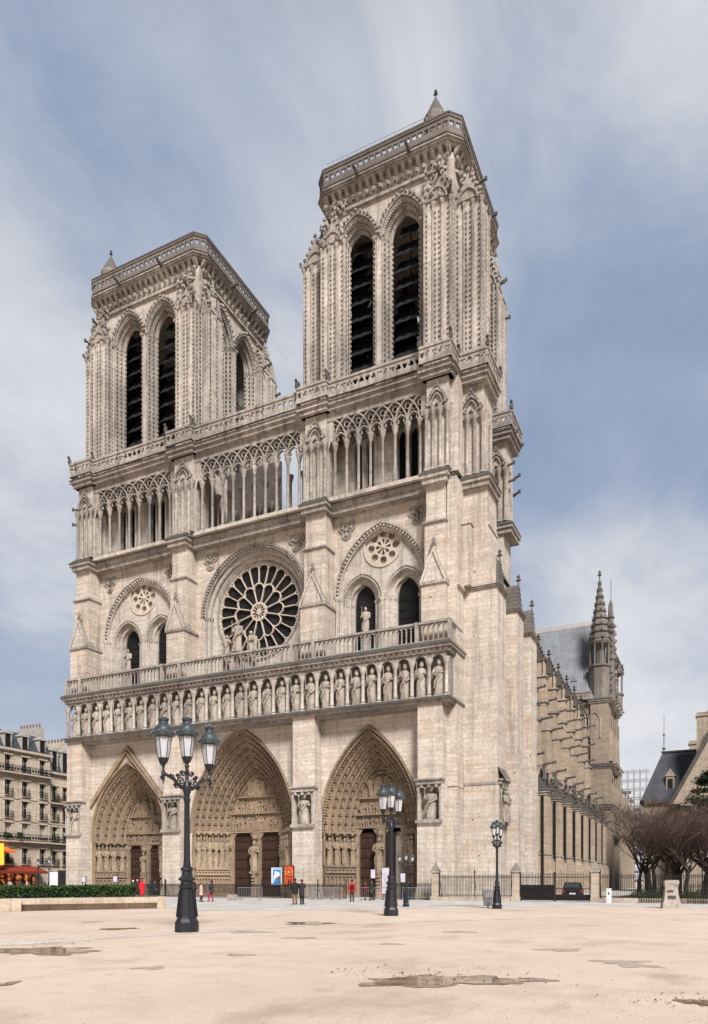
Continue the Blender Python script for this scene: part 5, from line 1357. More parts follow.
def candelabra(name, x, y, rz, arms=2, spread=.62, sc=1.0, label='', lz=5.30, ls=1.04, hgt=4.55, group='ornate street lamps on the square'):
    R = tag(empty(name, (x, y, 0), rz), label, 'street lamp', group); R.scale = (sc, sc, sc)
    mb = MB()
    mb.lathe([(.38,0),(.38,.30),(.35,.34),(.315,.42),(.305,.5),(.205,1.35),(.25,1.40),(.25,1.46),(.20,1.5),(.19,1.58),(.235,1.62),(.235,1.7),(.17,1.76),(.155,1.9),(.20,1.94),(.19,2.0),(.13,2.06)], (0,0,0), 8, rot=pi/8)
    for k in range(8):
        a = TAU*k/8+pi/8; mb.tube([(.33*cos(a), .33*sin(a), .48), (.228*cos(a), .228*sin(a), 1.34)], .022, 5)
        mb.blob(.24*cos(a), .24*sin(a), 1.66, .035, .035, .05)
    mb.build('base', 'iron', R, 30)
    mb = MB(); mb.lathe([(.12,2.05),(.10,2.3),(.085,hgt-.5),(.10,hgt-.45),(.11,hgt-.4),(.08,hgt-.3),(.14,hgt-.1),(.15,hgt),(.10,hgt+.12),(.06,hgt+.2),(.05,hgt+.6),(.08,hgt+.64),(.03,hgt+.75)], (0,0,0), 12)
    mb.build('pole', 'iron', R, 40)
    if arms > 1:
        mb = MB(); mb.lathe([(.05,hgt+.6),(.04,lz-.35),(.07,lz-.3),(.05,lz-.2)], (0,0,0), 8); mb.build('pole_top', 'iron', R, 40); lantern(R, 0, 0, lz+.14, ls)
    for k in range(arms):
        a = TAU*k/arms+pi/2; d = Vector((cos(a), sin(a), 0))
        mb = MB(); z0 = hgt
        def p(r, z): return (d.x*r, d.y*r, z)
        mb.tube([p(.08, z0), p(.2, z0-.03), p(.36, z0+.06), p(.48, z0+.2), p(spread-.04, z0+.33), p(spread, lz-.32)], [.075, .07, .062, .055, .05, .045], 7)
        # scrolls
        for (r, z, q) in ((.22, z0+.16, .13), (.40, z0-.01, .09), (.16, z0+.40, .10), (.56, z0+.26, .09), (spread+.02, z0+.18, .08), (.32, z0+.30, .08)):
            mb.tube([p(r+q*(1-t/14)*cos(t*.7), z+q*(1-t/14)*sin(t*.7)) for t in range(12)], .03, 5)
        mb.blob(d.x*(spread), d.y*spread, z0+.30, .07, .07, .07); mb.tube([p(spread, z0+.3), p(spread, z0+.02)], [.05, .012], 6)
        mb.build('arm', 'iron', R, 45)
        lantern(R, d.x*spread, d.y*spread, lz, ls)
    return R
x, y = at(187, 932); candelabra('street_lamp', x, y, radians(-16.2), label='big three-lantern cast iron street lamp standing nearest on the sand at the left', spread=.86)
x, y = at(391, 915.8); candelabra('street_lamp', x, y, radians(-9.2), sc=.905, spread=.74, label='three-lantern cast iron street lamp in front of the southern portal doors')
x, y = at(497, 908.8); candelabra('street_lamp', x, y, radians(-24.2), sc=.76, spread=.40, ls=.86, lz=5.5, hgt=4.75, label='slim street lamp with clustered lanterns in front of the high iron fence')
x, y = at(406, 906.8); candelabra('street_lamp', x, y, radians(-49.2), sc=.52, spread=.80, ls=.80, lz=5.4, hgt=4.9, label='short three-lantern street lamp standing behind the middle lamp by the open doorway')
for (u, X_, Y_, s_, lab) in ((38, 0, 5, .70, 'left one of two far street lamps before the apartment house'), (49, 0, 4, .74, 'right one of two far street lamps before the apartment house')):
    d = 96; p = CAMV+FW*d+RT*((u-354)/740*d); candelabra('street_lamp', p.x, p.y, .4, arms=1, spread=.02, ls=.9, sc=s_, label=lab)

# ==================================================================== FENCES, PILLARS, GATE
def fence(name, x0, x1, y, h, label, step=.13, kerb=.28, taller=2.2, group=None, post=2.6):
    F = tag(empty(name, ((x0+x1)/2, y, 0)), label, 'fence', group); T = Matrix.Translation((-(x0+x1)/2, -y, 0))
    if kerb:
        mb = MB(T); mb.box(x0, x1, y-.22, y+.22, 0, kerb); mb.build('kerb', 'bstone', F, 0)
    mb = MB(T); n = int((x1-x0)/step)
    for k in range(n+1):
        x = x0+(x1-x0)*k/n; w_ = .017 if kerb else .021; mb.box(x-w_, x+w_, y-w_, y+w_, kerb, h-.1)
        mb.add([(x-.025,y,h-.12),(x+.025,y,h-.12),(x,y+.01,h+.03),(x,y-.02,h-.1)], [(0,1,2),(0,3,1)])
    for z in (kerb+.15, h-.28, h-.16): mb.box(x0, x1, y-.02, y+.02, z-.02, z+.02)
    mb.build('bars', 'railing', F, 0)
    n = max(1, int((x1-x0)/post))
    for k in range(n+1):
        x = x0+(x1-x0)*k/n; mb = MB(T); mb.box(x-.035, x+.035, y-.035, y+.035, 0, h+.12); mb.lathe([(.06,0),(.07,.08),(.01,.3)], (x, y, h+.12), 6)
        mb.tube([(x, y+.02, h-.3), (x, y+.6, .1)], .02, 4); mb.build('post', 'railing', F, 0)
    return F
def pillar(x, y, label, h=2.3):
    P = tag(empty('stone_pillar', (x, y, 0)), label, 'pillar', 'stone pillars of the fence')
    mb = MB(); mb.box(-.34, .34, -.34, .34, 0, .35); mb.box(-.27, .27, -.27, .27, .35, h); mb.box(-.29, .29, -.29, .29, h-.35, h-.28); mb.build('shaft', 'bstone', P, 0)
    mb = MB(); mb.box(-.36, .36, -.36, .36, h, h+.1); mb.add([(-.36,-.36,h+.1),(.36,-.36,h+.1),(.36,.36,h+.1),(-.36,.36,h+.1),(0,0,h+.85)], [(0,1,4),(1,2,4),(2,3,4),(3,0,4)]); mb.build('pyramid_cap', 'statue', P, 0)
FY = -3.4
pillar(22.35, FY, 'pale stone pillar with pyramid cap at the left end of the high iron fence'); pillar(29.1, FY, 'pale stone pillar with pyramid cap at the left side of the iron gate'); pillar(35.15, FY, 'pale stone pillar with pyramid cap at the right side of the iron gate, near the car')
fence('iron_fence', 22.7, 28.7, FY, 2.15, 'high black iron fence on a stone kerb in front of the south-west buttress', post=3.0)
fence('iron_fence', 35.5, 46, FY, 2.15, 'high black iron fence on a stone kerb in front of the bare trees', post=3.5)
fence('iron_fence', 18.4, 22.0, FY, 1.5, 'low iron fence between the open doorway and the first stone pillar', kerb=0)
fence('iron_fence', 8.3, 14.0, FY, 1.4, 'low iron fence in front of the southern portal statues', kerb=0, post=1.9)
fence('iron_fence', -6.2, 8.1, FY, 1.4, 'low iron fence in front of the central portal', kerb=0, post=2.4)
fence('iron_fence', -9.6, -6.3, FY, 1.4, 'short low iron fence before the buttress left of the central portal', kerb=0, post=3.3)
GT = tag(empty('iron_gate', (32.1, FY, 0)), 'dark double-leaved iron gate with closed lower panels between two stone pillars', 'gate')
for s_ in (-1, 1):
    a0, a1 = sorted((s_*.05, s_*2.65)); mb = MB()
    n = 22
    for k in range(n+1): xx = a0+(a1-a0)*k/n; mb.box(xx-.014, xx+.014, -.014, .014, .1, 2.1); mb.add([(xx-.03, 0, 2.08), (xx+.03, 0, 2.08), (xx, .01, 2.24)], [(0,1,2)])
    for z in (.12, 1.0, 1.9): mb.box(a0, a1, -.03, .03, z-.03, z+.03)
    if s_ < 0: mb.box(a0+.03, a1-.03, .016, .03, .15, 1.3)
    else: mb.box(a0+.03, a1-.03, .016, .03, .15, .55)
    for xx in (a0, a1): mb.box(xx-.04, xx+.04, -.04, .04, 0, 2.3)
    mb.build('gate_leaf', 'railing', GT, 0)
B = tag(empty('bollard', (36.37, -5.47, 0)), 'short white square post standing right of the gate pillar', 'bollard')
mb = MB(); mb.box(-.16, .16, -.16, .16, 0, 1.0); mb.box(-.18, .18, -.18, .18, 1.0, 1.06); mb.build('post', plain('white_paint', (.75, .73, .70), .6), B, 0)
mb = MB(); mb.box(-.05, .05, -.175, -.161, .6, .78); mb.build('keyhole_plate', 'iron', B, 0)
x, y = at(671, 908.3); SBK = tag(empty('stone_pedestal', (x, y, 0), .2), 'weathered old carved stone block standing alone at the right', 'stone pedestal')
mb = MB(); rings = []
for z, w in ((0, .52), (.25, .50), (.5, .42), (.9, .36), (1.2, .33), (1.35, .36), (1.48, .40), (1.6, .40), (1.66, .36)):
    rings.append([(w*cx_*(1+.05*noise.noise(Vector((cx_*3, z*3, cy_)))), w*.8*cy_*(1+.05*noise.noise(Vector((cx_, z*4, cy_*3)))), z) for cx_, cy_ in [(-1,-1),(-.3,-1.05),(.3,-1),(1,-1),(1.02,0),(1,1),(0,1),(-1,1),(-1.03,0)]])
mb.loft(rings); mb.build('block', 'trim', SBK, 30)
mb = MB(); mb.box(-.2, .2, -.40, -.33, .6, .75); mb.box(-.25, .1, -.37, -.30, 1.0, 1.06); mb.build('carved_band', 'dark', SBK, 0)
# mesh litter bin frame by lamp
x, y = at(488, 908); LB = tag(empty('litter_bin', (x, y, 0)), 'grey wire litter bin standing beside the slim street lamp', 'litter bin')
mb = MB()
for k in range(14): a = TAU*k/14; mb.tube([(.26*cos(a), .26*sin(a), .15), (.3*cos(a), .3*sin(a), 1.05)], .012, 4)
for z, r in ((.15,.26),(.6,.28),(1.05,.3)): mb.tube([(r*cos(TAU*k/16), r*sin(TAU*k/16), z) for k in range(16)], .018, 4, closed=True)
mb.tube([(0,0,0),(0,0,.2)], .05, 6); mb.build('wire_frame', plain('grey_metal', (.25, .25, .26), .5, .5), LB, 0)
mb = MB(); mb.lathe([(.2,.2),(.25,.6),(.26,.98),(.22,1.0)], (0,0,0), 10); mb.build('liner', plain('clear_bag', (.45, .45, .46), .4), LB, 40)
# low bench-like green frames right of the fence
GF = fence('garden_rail', 38.5, 41.0, -4.6, 1.05, 'low green garden rail left of the stone block', kerb=0, step=.16, post=2.5)
fence('garden_rail', 41.6, 46.0, -5.2, 1.45, 'low dark garden rail right of the stone block', kerb=0, step=.16, post=2.2)
CW = tag(empty('low_wall', (40, -4.2, 0)), 'low pale stone kerb wall under the bare trees', 'low wall'); mb = MB(); mb.box(-4.2, 3.0, -.2, .2, 0, .35); mb.build('coping', 'bstone', CW, 0)

# crowd barriers
def barrier(x, y, rz, label, L=2.3):
    B = tag(empty('crowd_barrier', (x, y, 0), rz), label, 'barrier', 'grey crowd barriers before the portals')
    mb = MB(); mb.tube([(-L/2,0,.1),(-L/2,0,1.05),(L/2,0,1.05),(L/2,0,.1)], .022, 6); mb.tube([(-L/2,0,.25),(L/2,0,.25)], .018, 5)
    for k in range(1, 14): xx = -L/2+L*k/14; mb.tube([(xx,0,.25),(xx,0,1.04)], .008, 4)
    mb.build('frame', plain('galvanised_steel', (.42, .42, .44), .4, .6), B, 30)
    for s_ in (-1, 1): mb = MB(); mb.tube([(s_*L*.4,-.3,.02),(s_*L*.4,0,.12),(s_*L*.4,.3,.02)], .02, 5); mb.build('foot', 'railing', B, 30)
for k, (u, lab) in enumerate(((330, 'crowd barrier left of the man with the red backpack'), (322, 'crowd barrier in front of the pair of statues, second from the backpack wearer'), (250, 'crowd barrier in front of the central trumeau'), (372, 'crowd barrier in front of the left leaf of the southern portal'), (416, 'crowd barrier in front of the open southern doorway'))):
    d = 62-k*.3; p = CAMV+FW*d+RT*((u-354)/740*d); barrier(p.x, p.y, .03*k, lab)
# ticket box / small stone block before centre
x, y = at(232, 900.5); PB = tag(empty('stone_cube', (x, y, 0)), 'small pale stone cube on the paving before the central portal', 'stone block'); mb = MB(); mb.box(-.3, .3, -.3, .3, 0, .45); mb.box(-.26, .26, -.26, .26, .45, .52); mb.build('cube_block', 'statue', PB, 0)

# posters and notice panels
def panel(name, x, y, w, z0, z1, mats, label, art=None, legs=True, rz=0):
    P = tag(empty(name, (x, y, 0), rz), label, 'poster'); mb = MB()
    mb.box(-w/2-.05, w/2+.05, -.03, .06, z0-.05, z1+.05); mb.build('board', 'iron' if mats[1] is None else mats[1], P, 0)
    mb = MB(); mb.box(-w/2, w/2, -.045, -.031, z0, z1); mb.build('sheet', mats[0], P, 0)
    if legs:
        mb = MB()
        for s_ in (-1, 1): mb.box(s_*w*.4-.025, s_*w*.4+.025, .0, .05, 0, z0-.05); mb.box(s_*w*.4-.03, s_*w*.4+.03, -.25, .3, 0, .05)
        mb.build('leg', 'iron', P, 0)
    if art: art(P)
    return P
blue = plain('blue_poster', (.03, .25, .62), .4); white = plain('white_print', (.72, .72, .74), .5); red = plain('red_poster', (.42, .035, .02), .4); gold = plain('ochre_print', (.62, .26, .08), .5)
def art_blue(P):
    mb = MB(); mb.box(-.5, -.36, -.052, -.046, 1.35, 2.75); mb.box(-.36, .5, -.0525, -.046, 2.68, 2.75); mb.plate(circ(.12, 2.2, .26, 14), -.056, -.05); mb.plate([(-.3, 1.4), (-.05, 1.9), (.02, 2.5), (-.12, 2.55), (-.28, 1.9)], -.057, -.05); mb.build('white_print', white, P, 0)
    mb = MB(); mb.plate(circ(.3, 1.9, .16, 12), -.058, -.05); mb.box(.2, .42, -.0585, -.05, 1.45, 1.8); mb.build('brown_print', plain('brown_print', (.25, .08, .05), .5), P, 0)
def art_red(P):
    mb = MB(); mb.bar(circ(0, 2.45, .33, 20)+[circ(0, 2.45, .33, 20)[0]], .07, -.056, -.046); mb.plate(circ(0, 2.45, .15, 14), -.058, -.05)
    mb.bar([(-.4, 1.35), (-.4, 2.9), (.4, 2.9), (.4, 1.35), (-.4, 1.35)], .05, -.056, -.046)
    for zz in (1.5, 1.65, 1.8): mb.box(-.28, .28, -.056, -.046, zz, zz+.05)
    mb.build('ochre_print', gold, P, 0)
panel('poster_board', 6.55, -3.0, 1.0, 1.3, 2.8, (blue, white), 'blue poster with white border on a stand before the central doors', art_blue)
panel('poster_board', 7.9, -3.0, 1.0, 1.2, 3.0, (red, None), 'red poster with ochre ring ornament, right of the blue poster', art_red)
pink = plain('lilac_notice', (.62, .55, .62), .5)
def art_lines(P):
    w = .3; mb = MB()
    for k in range(9): mb.box(-.32, .32-.1*(k % 3), -.052, -.046, .75+k*.19, .78+k*.19)
    mb.build('printed_lines', plain('grey_print', (.35, .3, .36), .6), P, 0)
panel('notice_board', 17.55, -2.6, .85, .5, 2.75, (pink, None), 'tall lilac notice board before the southern portal trumeau', art_lines)
panel('notice_board', 16.4, -2.9, .42, 1.85, 2.6, (pink, None), 'small lilac notice left of the tall lilac board')
panel('notice_board', 19.25, -3.0, .42, 1.5, 2.25, (pink, None), 'small lilac notice in the open southern doorway')
panel('poster_board', -22.1, -3.0, 1.3, 1.1, 2.6, (white, None), 'white notice left of the cathedral corner behind the hedge')
panel('poster_board', -20.3, -3.6, 1.0, .4, 2.7, (plain('black_panel', (.02, .02, .022), .4), None), 'black panel standing before the far left buttress behind the hedge')
for i_, (x_, lab) in enumerate(((-16.9, 'small pink notice at the left jamb of the northern portal'), (-12.4, 'small pink notice at the right of the northern portal statues'))): panel('notice_board', x_-1.2, -2.6, .55, 1.5, 2.1, (pink, None), lab)

# ==================================================================== CAR behind the gate
CR = tag(empty('parked_car', (32.5, 2.6, 0), radians(8)), 'small black car parked behind the iron gate, seen from the rear', 'car')
mb = MB(); rings = []
prof = [(-1.9, .72, .45, .80), (-1.85, .80, .32, .95), (-1.7, .83, .28, 1.0), (-1.0, .84, .26, 1.02), (0, .85, .26, 1.02), (1.0, .85, .26, .98), (1.6, .82, .28, .88), (1.9, .70, .4, .7)]
for yy, w, z0, z1 in prof: rings.append([(-w, yy, z0+.12), (-w*.92, yy, z0), (w*.92, yy, z0), (w, yy, z0+.12), (w, yy, z1-.18), (w*.92, yy, z1), (-w*.92, yy, z1), (-w, yy, z1-.18)])
mb.loft(rings)
rings = []
for yy, w, z1 in ((-1.7, .74, 1.02), (-1.35, .66, 1.42), (-.9, .64, 1.5), (.1, .64, 1.5), (.6, .68, 1.32), (1.05, .76, 1.0)): rings.append([(-w-.08, yy, .95), (w+.08, yy, .95), (w, yy, z1), (-w, yy, z1)])
mb.loft(rings); carp = plain('black_car_paint', (.012, .012, .015), .2, 0, .1, 1., .6); mb.build('body', carp, CR, 30)
mb = MB(); mb.hexa([(-.60,-1.70,1.06),(.60,-1.70,1.06),(.60,-1.66,1.06),(-.60,-1.66,1.06)], [(-.53,-1.43,1.37),(.53,-1.43,1.37),(.53,-1.39,1.37),(-.53,-1.39,1.37)]); mb.build('rear_window', plain('car_glass', (.05, .055, .06), .08, 0, .1, 1., .8), CR, 0)
for sx in (-1, 1):
    for yy in (-1.2, 1.2):
        mb = MB(Matrix.Translation((sx*.76, yy, .31)) @ Matrix.Rotation(pi/2, 4, 'Y')); mb.lathe([(.22,-.1),(.30,-.09),(.31,0),(.30,.09),(.22,.1)], (0,0,0), 18); mb.build('wheel', plain('tyre', (.02, .02, .02), .8), CR, 40)
    mb = MB(); mb.box(sx*.68-.1, sx*.68+.1, -1.93, -1.84, .62, .84); mb.build('tail_light', plain('red_lens', (.35, .02, .015), .25), CR, 0)
mb = MB(); mb.box(-.26, .26, -1.94, -1.89, .5, .62); mb.build('number_plate', white, CR, 0)

# ==================================================================== PEOPLE
DG = None
def remesh(mb, name, mat, parent, vox=.016, k=0):
    me = bpy.data.meshes.new('tmp'); me.from_pydata(mb.v, [], mb.f); o = bpy.data.objects.new('tmp', me); COL.objects.link(o)
    m = o.modifiers.new('r', 'REMESH'); m.mode = 'VOXEL'; m.voxel_size = vox
    s = o.modifiers.new('s', 'SMOOTH'); s.factor = .5; s.iterations = 3
    dg = bpy.context.evaluated_depsgraph_get(); out = bpy.data.meshes.new_from_object(o.evaluated_get(dg)); bpy.data.objects.remove(o)
    out.name = name; out.materials.clear(); out.materials.append(M[mat] if isinstance(mat, str) else mat)
    out.polygons.foreach_set('use_smooth', [True]*len(out.polygons)); return obj(name, out, parent)
skin = plain('skin', (.50, .30, .22), .6, 0, .08); 
CL = {}
def cloth(c):
    if c not in CL: CL[c] = plain('cloth_%d' % len(CL), c, .85, 0, .2, 12.)
    return CL[c]
def person(x, y, h, rz, label, coat, legs, hair=(.03, .02, .015), coatlen=.45, stride=.12, arms='down', bag=None, skirt=False, hat=None, group=None):
    P = tag(empty('person', (x, y, 0), rz), label, 'person', group); P.scale = (h/1.75,)*3
    hipz, shz, hd = .92, 1.43, 1.63
    L = {}
    for s in (-1, 1):
        fy = s*stride
        L[s] = dict(hip=(s*.09, 0, hipz), knee=(s*.10, -abs(fy)*.25-fy*.4-.02, .50), ank=(s*.10, -fy if fy else 0, .08), sh=(s*.185, .01, shz),
                    el=(s*.235, .03+fy*.5, 1.14), ha=(s*.23, -.05+fy*.8, .90))
        if arms == 'front': L[s]['el'] = (s*.22, -.05, 1.16); L[s]['ha'] = (s*.08, -.25, 1.18)
        if arms == 'pocket': L[s]['ha'] = (s*.19, -.10, .98)
    mb = MB()
    mb.loft([[(rx*cos(TAU*k/14), ry*sin(TAU*k/14), z) for k in range(14)] for z, rx, ry in ((.84,.13,.10),(.92,.165,.12),(1.05,.145,.105),(1.2,.16,.115),(1.35,.185,.12),(1.44,.15,.09),(1.48,.07,.06),(1.56,.055,.06))])
    mb.blob(0, -.01, hd, .078, .095, .12, 12, 8); mb.blob(0, -.105, hd-.01, .016, .02, .025); mb.blob(0, -.085, hd-.075, .035, .03, .02)
    for s in (-1, 1):
        q = L[s]; mb.blob(s*.08, .0, hd, .014, .02, .03); mb.blob(s*.03, -.09, hd+.02, .013, .01, .009)
        mb.tube([q['hip'], q['knee'], q['ank']], [.085, .055, .04], 9); mb.tube([q['ank'], (q['ank'][0], q['ank'][1]-.16, .04)], [.045, .035], 8); mb.tube([(q['ank'][0], q['ank'][1]+.03, .05), (q['ank'][0], q['ank'][1]-.14, .04)], .04, 8)
        mb.tube([q['sh'], q['el'], q['ha']], [.055, .042, .028], 8)
        h_ = Vector(q['ha']); d = (h_-Vector(q['el'])).normalized()
        mb.blob(*(h_+d*.04), .025, .035, .045)
        for f_ in range(4): a_ = h_+d*.07+Vector((0, (f_-1.5)*.018, 0)); mb.tube([tuple(a_), tuple(a_+d*.035), tuple(a_+d*(.06+.008*(f_ % 3))+Vector((-s*.015, 0, 0)))], .0085, 5)
        a_ = h_+d*.03+Vector((0, -.03, 0)); mb.tube([tuple(a_), tuple(a_+d*.045+Vector((0, -.02, 0)))], .010, 5)
    remesh(mb, 'body', skin, P, .012)
    mb = MB(); zl = hipz-coatlen+.08; fl = .2 if not skirt else .27
    mb.loft([[(rx*cos(TAU*k/16), ry*sin(TAU*k/16), z) for k in range(16)] for z, rx, ry in ((zl,fl,.17),(.95,.20,.155),(1.1,.185,.145),(1.3,.21,.15),(1.43,.18,.12),(1.49,.09,.085),(1.52,.075,.075))])
    for s in (-1, 1):
        q = L[s]; e = Vector(q['el']); hh = Vector(q['ha']); mb.tube([q['sh'], q['el'], tuple(e+(hh-e)*.9)], [.08, .066, .05], 9)
    remesh(mb, 'coat', cloth(coat), P, .016)
    mb = MB(); mb.blob(0, 0, hipz-.0, .17, .13, .12, 12, 6)
    for s in (-1, 1): q = L[s]; mb.tube([q['hip'], q['knee'], (q['ank'][0], q['ank'][1], .1)], [.105, .078, .062], 9)
    remesh(mb, 'trousers', cloth(legs), P, .016)
    for s in (-1, 1):
        q = L[s]['ank']; mb = MB(); mb.tube([(q[0], q[1]+.05, .05), (q[0], q[1]-.08, .05), (q[0], q[1]-.19, .035)], [.05, .052, .035], 8); mb.build('shoe', cloth((.03, .025, .022)), P, 40)
    mb = MB(); mb.blob(0, .018, hd+.025, .092, .10, .115, 12, 8); 
    if hat: mb.blob(0, 0, hd+.06, .098, .115, .09, 12, 6)
    mb.build('hat' if hat else 'hair', cloth(hat or hair), P, 60)
    if bag: mb = MB(); mb.blob(0, .2, 1.2, .16, .10, .24, 10, 6); mb.box(-.11, .11, .22, .31, 1.0, 1.2); mb.build('backpack', cloth(bag), P, 40)
    return P
def pat(u, v): return at(u, v)
RZ = radians(25.8)+pi     # facing away from the viewer
x, y = pat(295, 904.6); person(x, y, 1.78, RZ+.5, 'man in black jacket and brown trousers, left of the pair near the red poster', (.02, .018, .018), (.19, .10, .05), stride=.02, coatlen=.25, arms='pocket')
x, y = pat(302, 904.6); person(x, y, 1.72, RZ-.5, 'woman in dark coat and black trousers, right of the pair near the red poster', (.035, .03, .028), (.012, .012, .014), hair=(.04, .022, .015), stride=.02, coatlen=.42, arms='front')
x, y = pat(352, 902.2); person(x, y, 1.68, RZ+.1, 'person in red jacket with a black backpack before the southern portal', (.55, .02, .02), (.03, .035, .06), stride=.05, coatlen=.2, bag=(.02, .02, .022))
x, y = pat(211, 901.5); person(x, y, 1.62, RZ+1.2, 'walker in dark coat and crimson trousers right of the big lamp', (.03, .03, .045), (.36, .03, .07), stride=.14, coatlen=.3)
x, y = pat(201, 901.8); person(x, y, 1.45, RZ-1.3, 'walker in pale pink coat just right of the big lamp', (.62, .42, .36), (.03, .025, .03), stride=.1, coatlen=.4)
x, y = pat(194, 901.0); person(x, y, 1.80, RZ-1.0, 'person in black jacket and red trousers half hidden behind the big lamp', (.015, .012, .015), (.5, .03, .03), stride=.1, coatlen=.3)
x, y = pat(142, 897.5); person(x, y, 1.72, RZ+.3, 'person in a long bright red hooded coat at the end of the hedge', (.65, .015, .025), (.3, .02, .02), hat=(.6, .02, .03), stride=.03, coatlen=.75)
x, y = pat(133, 897); person(x, y, 1.68, RZ+1.0, 'person in dark coat with a white cap left of the red coat', (.03, .03, .04), (.03, .03, .04), hat=(.75, .62, .60), stride=.05)
x, y = pat(137.5, 897.2); person(x, y, 1.74, RZ-.6, 'person in dark coat with a pink cap beside the red coat', (.04, .02, .02), (.03, .03, .04), hat=(.62, .30, .30), stride=.05)
x, y = pat(150, 897.4); person(x, y, 1.62, RZ+.6, 'person in black coat just right of the red coat', (.02, .02, .024), (.02, .02, .02), stride=.06)
x, y = pat(154.5, 897.2); person(x, y, 1.66, RZ-.9, 'person in dark green coat by the closed northern doors', (.02, .035, .03), (.02, .02, .02), stride=.06)
x, y = pat(372, 900.5); person(x, y, 1.66, RZ+1.1, 'person in dark green coat entering by the southern door', (.025, .035, .025), (.02, .02, .02), stride=.12)
x, y = pat(365, 900.2); person(x, y, 1.58, RZ-.8, 'person in dark maroon coat right of the red backpack wearer', (.09, .015, .02), (.02, .02, .02), stride=.12)
x, y = pat(408.5, 899.8); person(x, y, 1.7, RZ+.4, 'person in black coat in the open southern doorway', (.02, .02, .022), (.02, .02, .02), stride=.1)
for k, (u, c, lab) in enumerate(((10, (.3, .28, .3), 'passer-by in grey coat before the cafe'), (20, (.05, .05, .07), 'passer-by in navy coat before the cafe'), (27, (.45, .3, .25), 'passer-by in tan coat before the cafe'), (44, (.06, .05, .05), 'passer-by in black coat before the cafe corner'), (53, (.6, .56, .56), 'passer-by in white coat left of the white notice'))):
    d = 92; p = CAMV+FW*d+RT*((u-354)/740*d); person(p.x, p.y, 1.75, RZ+k, lab, c, (.03, .03, .04), stride=.12)

# ==================================================================== RIGHT: house, trees, scaffold
M['rstone'] = stone('house_stone', (.47, .39, .31), (.41, .345, .28), row=.4, width=.9, soot=.5)
HS = tag(empty('gabled_house', (46, 66, 0)), 'stone house with steep slate roof, tall finial and stone gable behind the bare trees', 'house')
T = Matrix.Translation((-46, -66, 0))
ez = 14.0
mb = MB(T); mb.box(33.6, 47, 60.5, 76, 0, ez); mb.box(39, 60, 56.0, 60.49, 0, 13.0); mb.add([(37.6,56,12.9),(60,56,12.9),(60,56,24),(43.6,56,24),(37.6,57.2,12.9),(60,57.2,12.9),(60,57.2,24),(43.6,57.2,24)], [(0,1,2,3),(4,7,6,5),(0,3,7,4),(3,2,6,7)])
mb.build('wall', 'rstone', HS, 0)
mb = MB(T); mb.hexa([(33.2,60.1,ez),(47,60.1,ez),(47,76,ez),(33.2,76,ez)], [(36.2,62.8,21.6),(47,62.8,21.6),(47,72,21.6),(36.2,72,21.6)]); mb.build('roof', 'slate', HS, 0)
mb = MB(T); mb.box(33.1, 47, 60.0, 60.6, ez-.5, ez); mb.box(33.1, 33.7, 60, 76, ez-.5, ez); mb.box(36.0, 47, 62.6, 63.0, 21.55, 21.8)
mb.hexa([(37.3,55.8,12.8),(37.9,55.8,12.8),(37.9,57.4,12.8),(37.3,57.4,12.8)], [(43.3,55.8,24.1),(43.9,55.8,24.1),(43.9,57.4,24.1),(43.3,57.4,24.1)])
mb.box(43.2, 60, 55.7, 57.5, 24.0, 24.3)
mb.build('cornice', 'dark', HS, 0)
mb = MB(T); mb.lathe([(.22,0),(.12,.4),(.3,.7),(.08,1.0),(.07,2.6),(.22,2.8),(.05,3.1),(.04,5.4),(.0+.01,6.2)], (36.4, 63, 21.6), 8); mb.build('roof_finial', 'lead', HS, 40)
for (x_, y_, z_, w_, zt_) in ((41.1, 57.5, 22.0, 1.9, 26.2), (42.6, 57.5, 23.9, 3.2, 26.6), (39.9, 66, 21.5, 3.4, 23.6)):
    mb = MB(T); mb.box(x_, x_+w_, y_, y_+1.6, z_-4, zt_-.5); mb.box(x_-.15, x_+w_+.15, y_-.15, y_+1.75, zt_-.5, zt_-.2); mb.box(x_-.02, x_+w_+.02, y_-.02, y_+1.62, zt_-.2, zt_+.1); mb.build('chimney', 'rstone', HS, 0)
mb = MB(T); mb.box(36.8, 38.0, 60.7, 63.5, 15.6, 17.6); gablet(mb, 36.6, 38.2, 60.6, 63.6, 17.6, 1.2); dm_ = mb.build('dormer', 'rstone', HS, 0); mb = MB(T); mb.box(37.05, 37.75, 60.62, 60.69, 15.8, 17.2); mb.build('pane', 'glass', dm_, 0)
for x_ in (36, 39): mb = MB(T); mb.box(x_, x_+.9, 60.42, 60.49, 8.5, 10.6); mb.build('window', 'glass', HS, 0)
mb = MB(T); mb.box(46, 46.9, 55.92, 55.99, 15.5, 17.2); mb.build('window', 'glass', HS, 0)

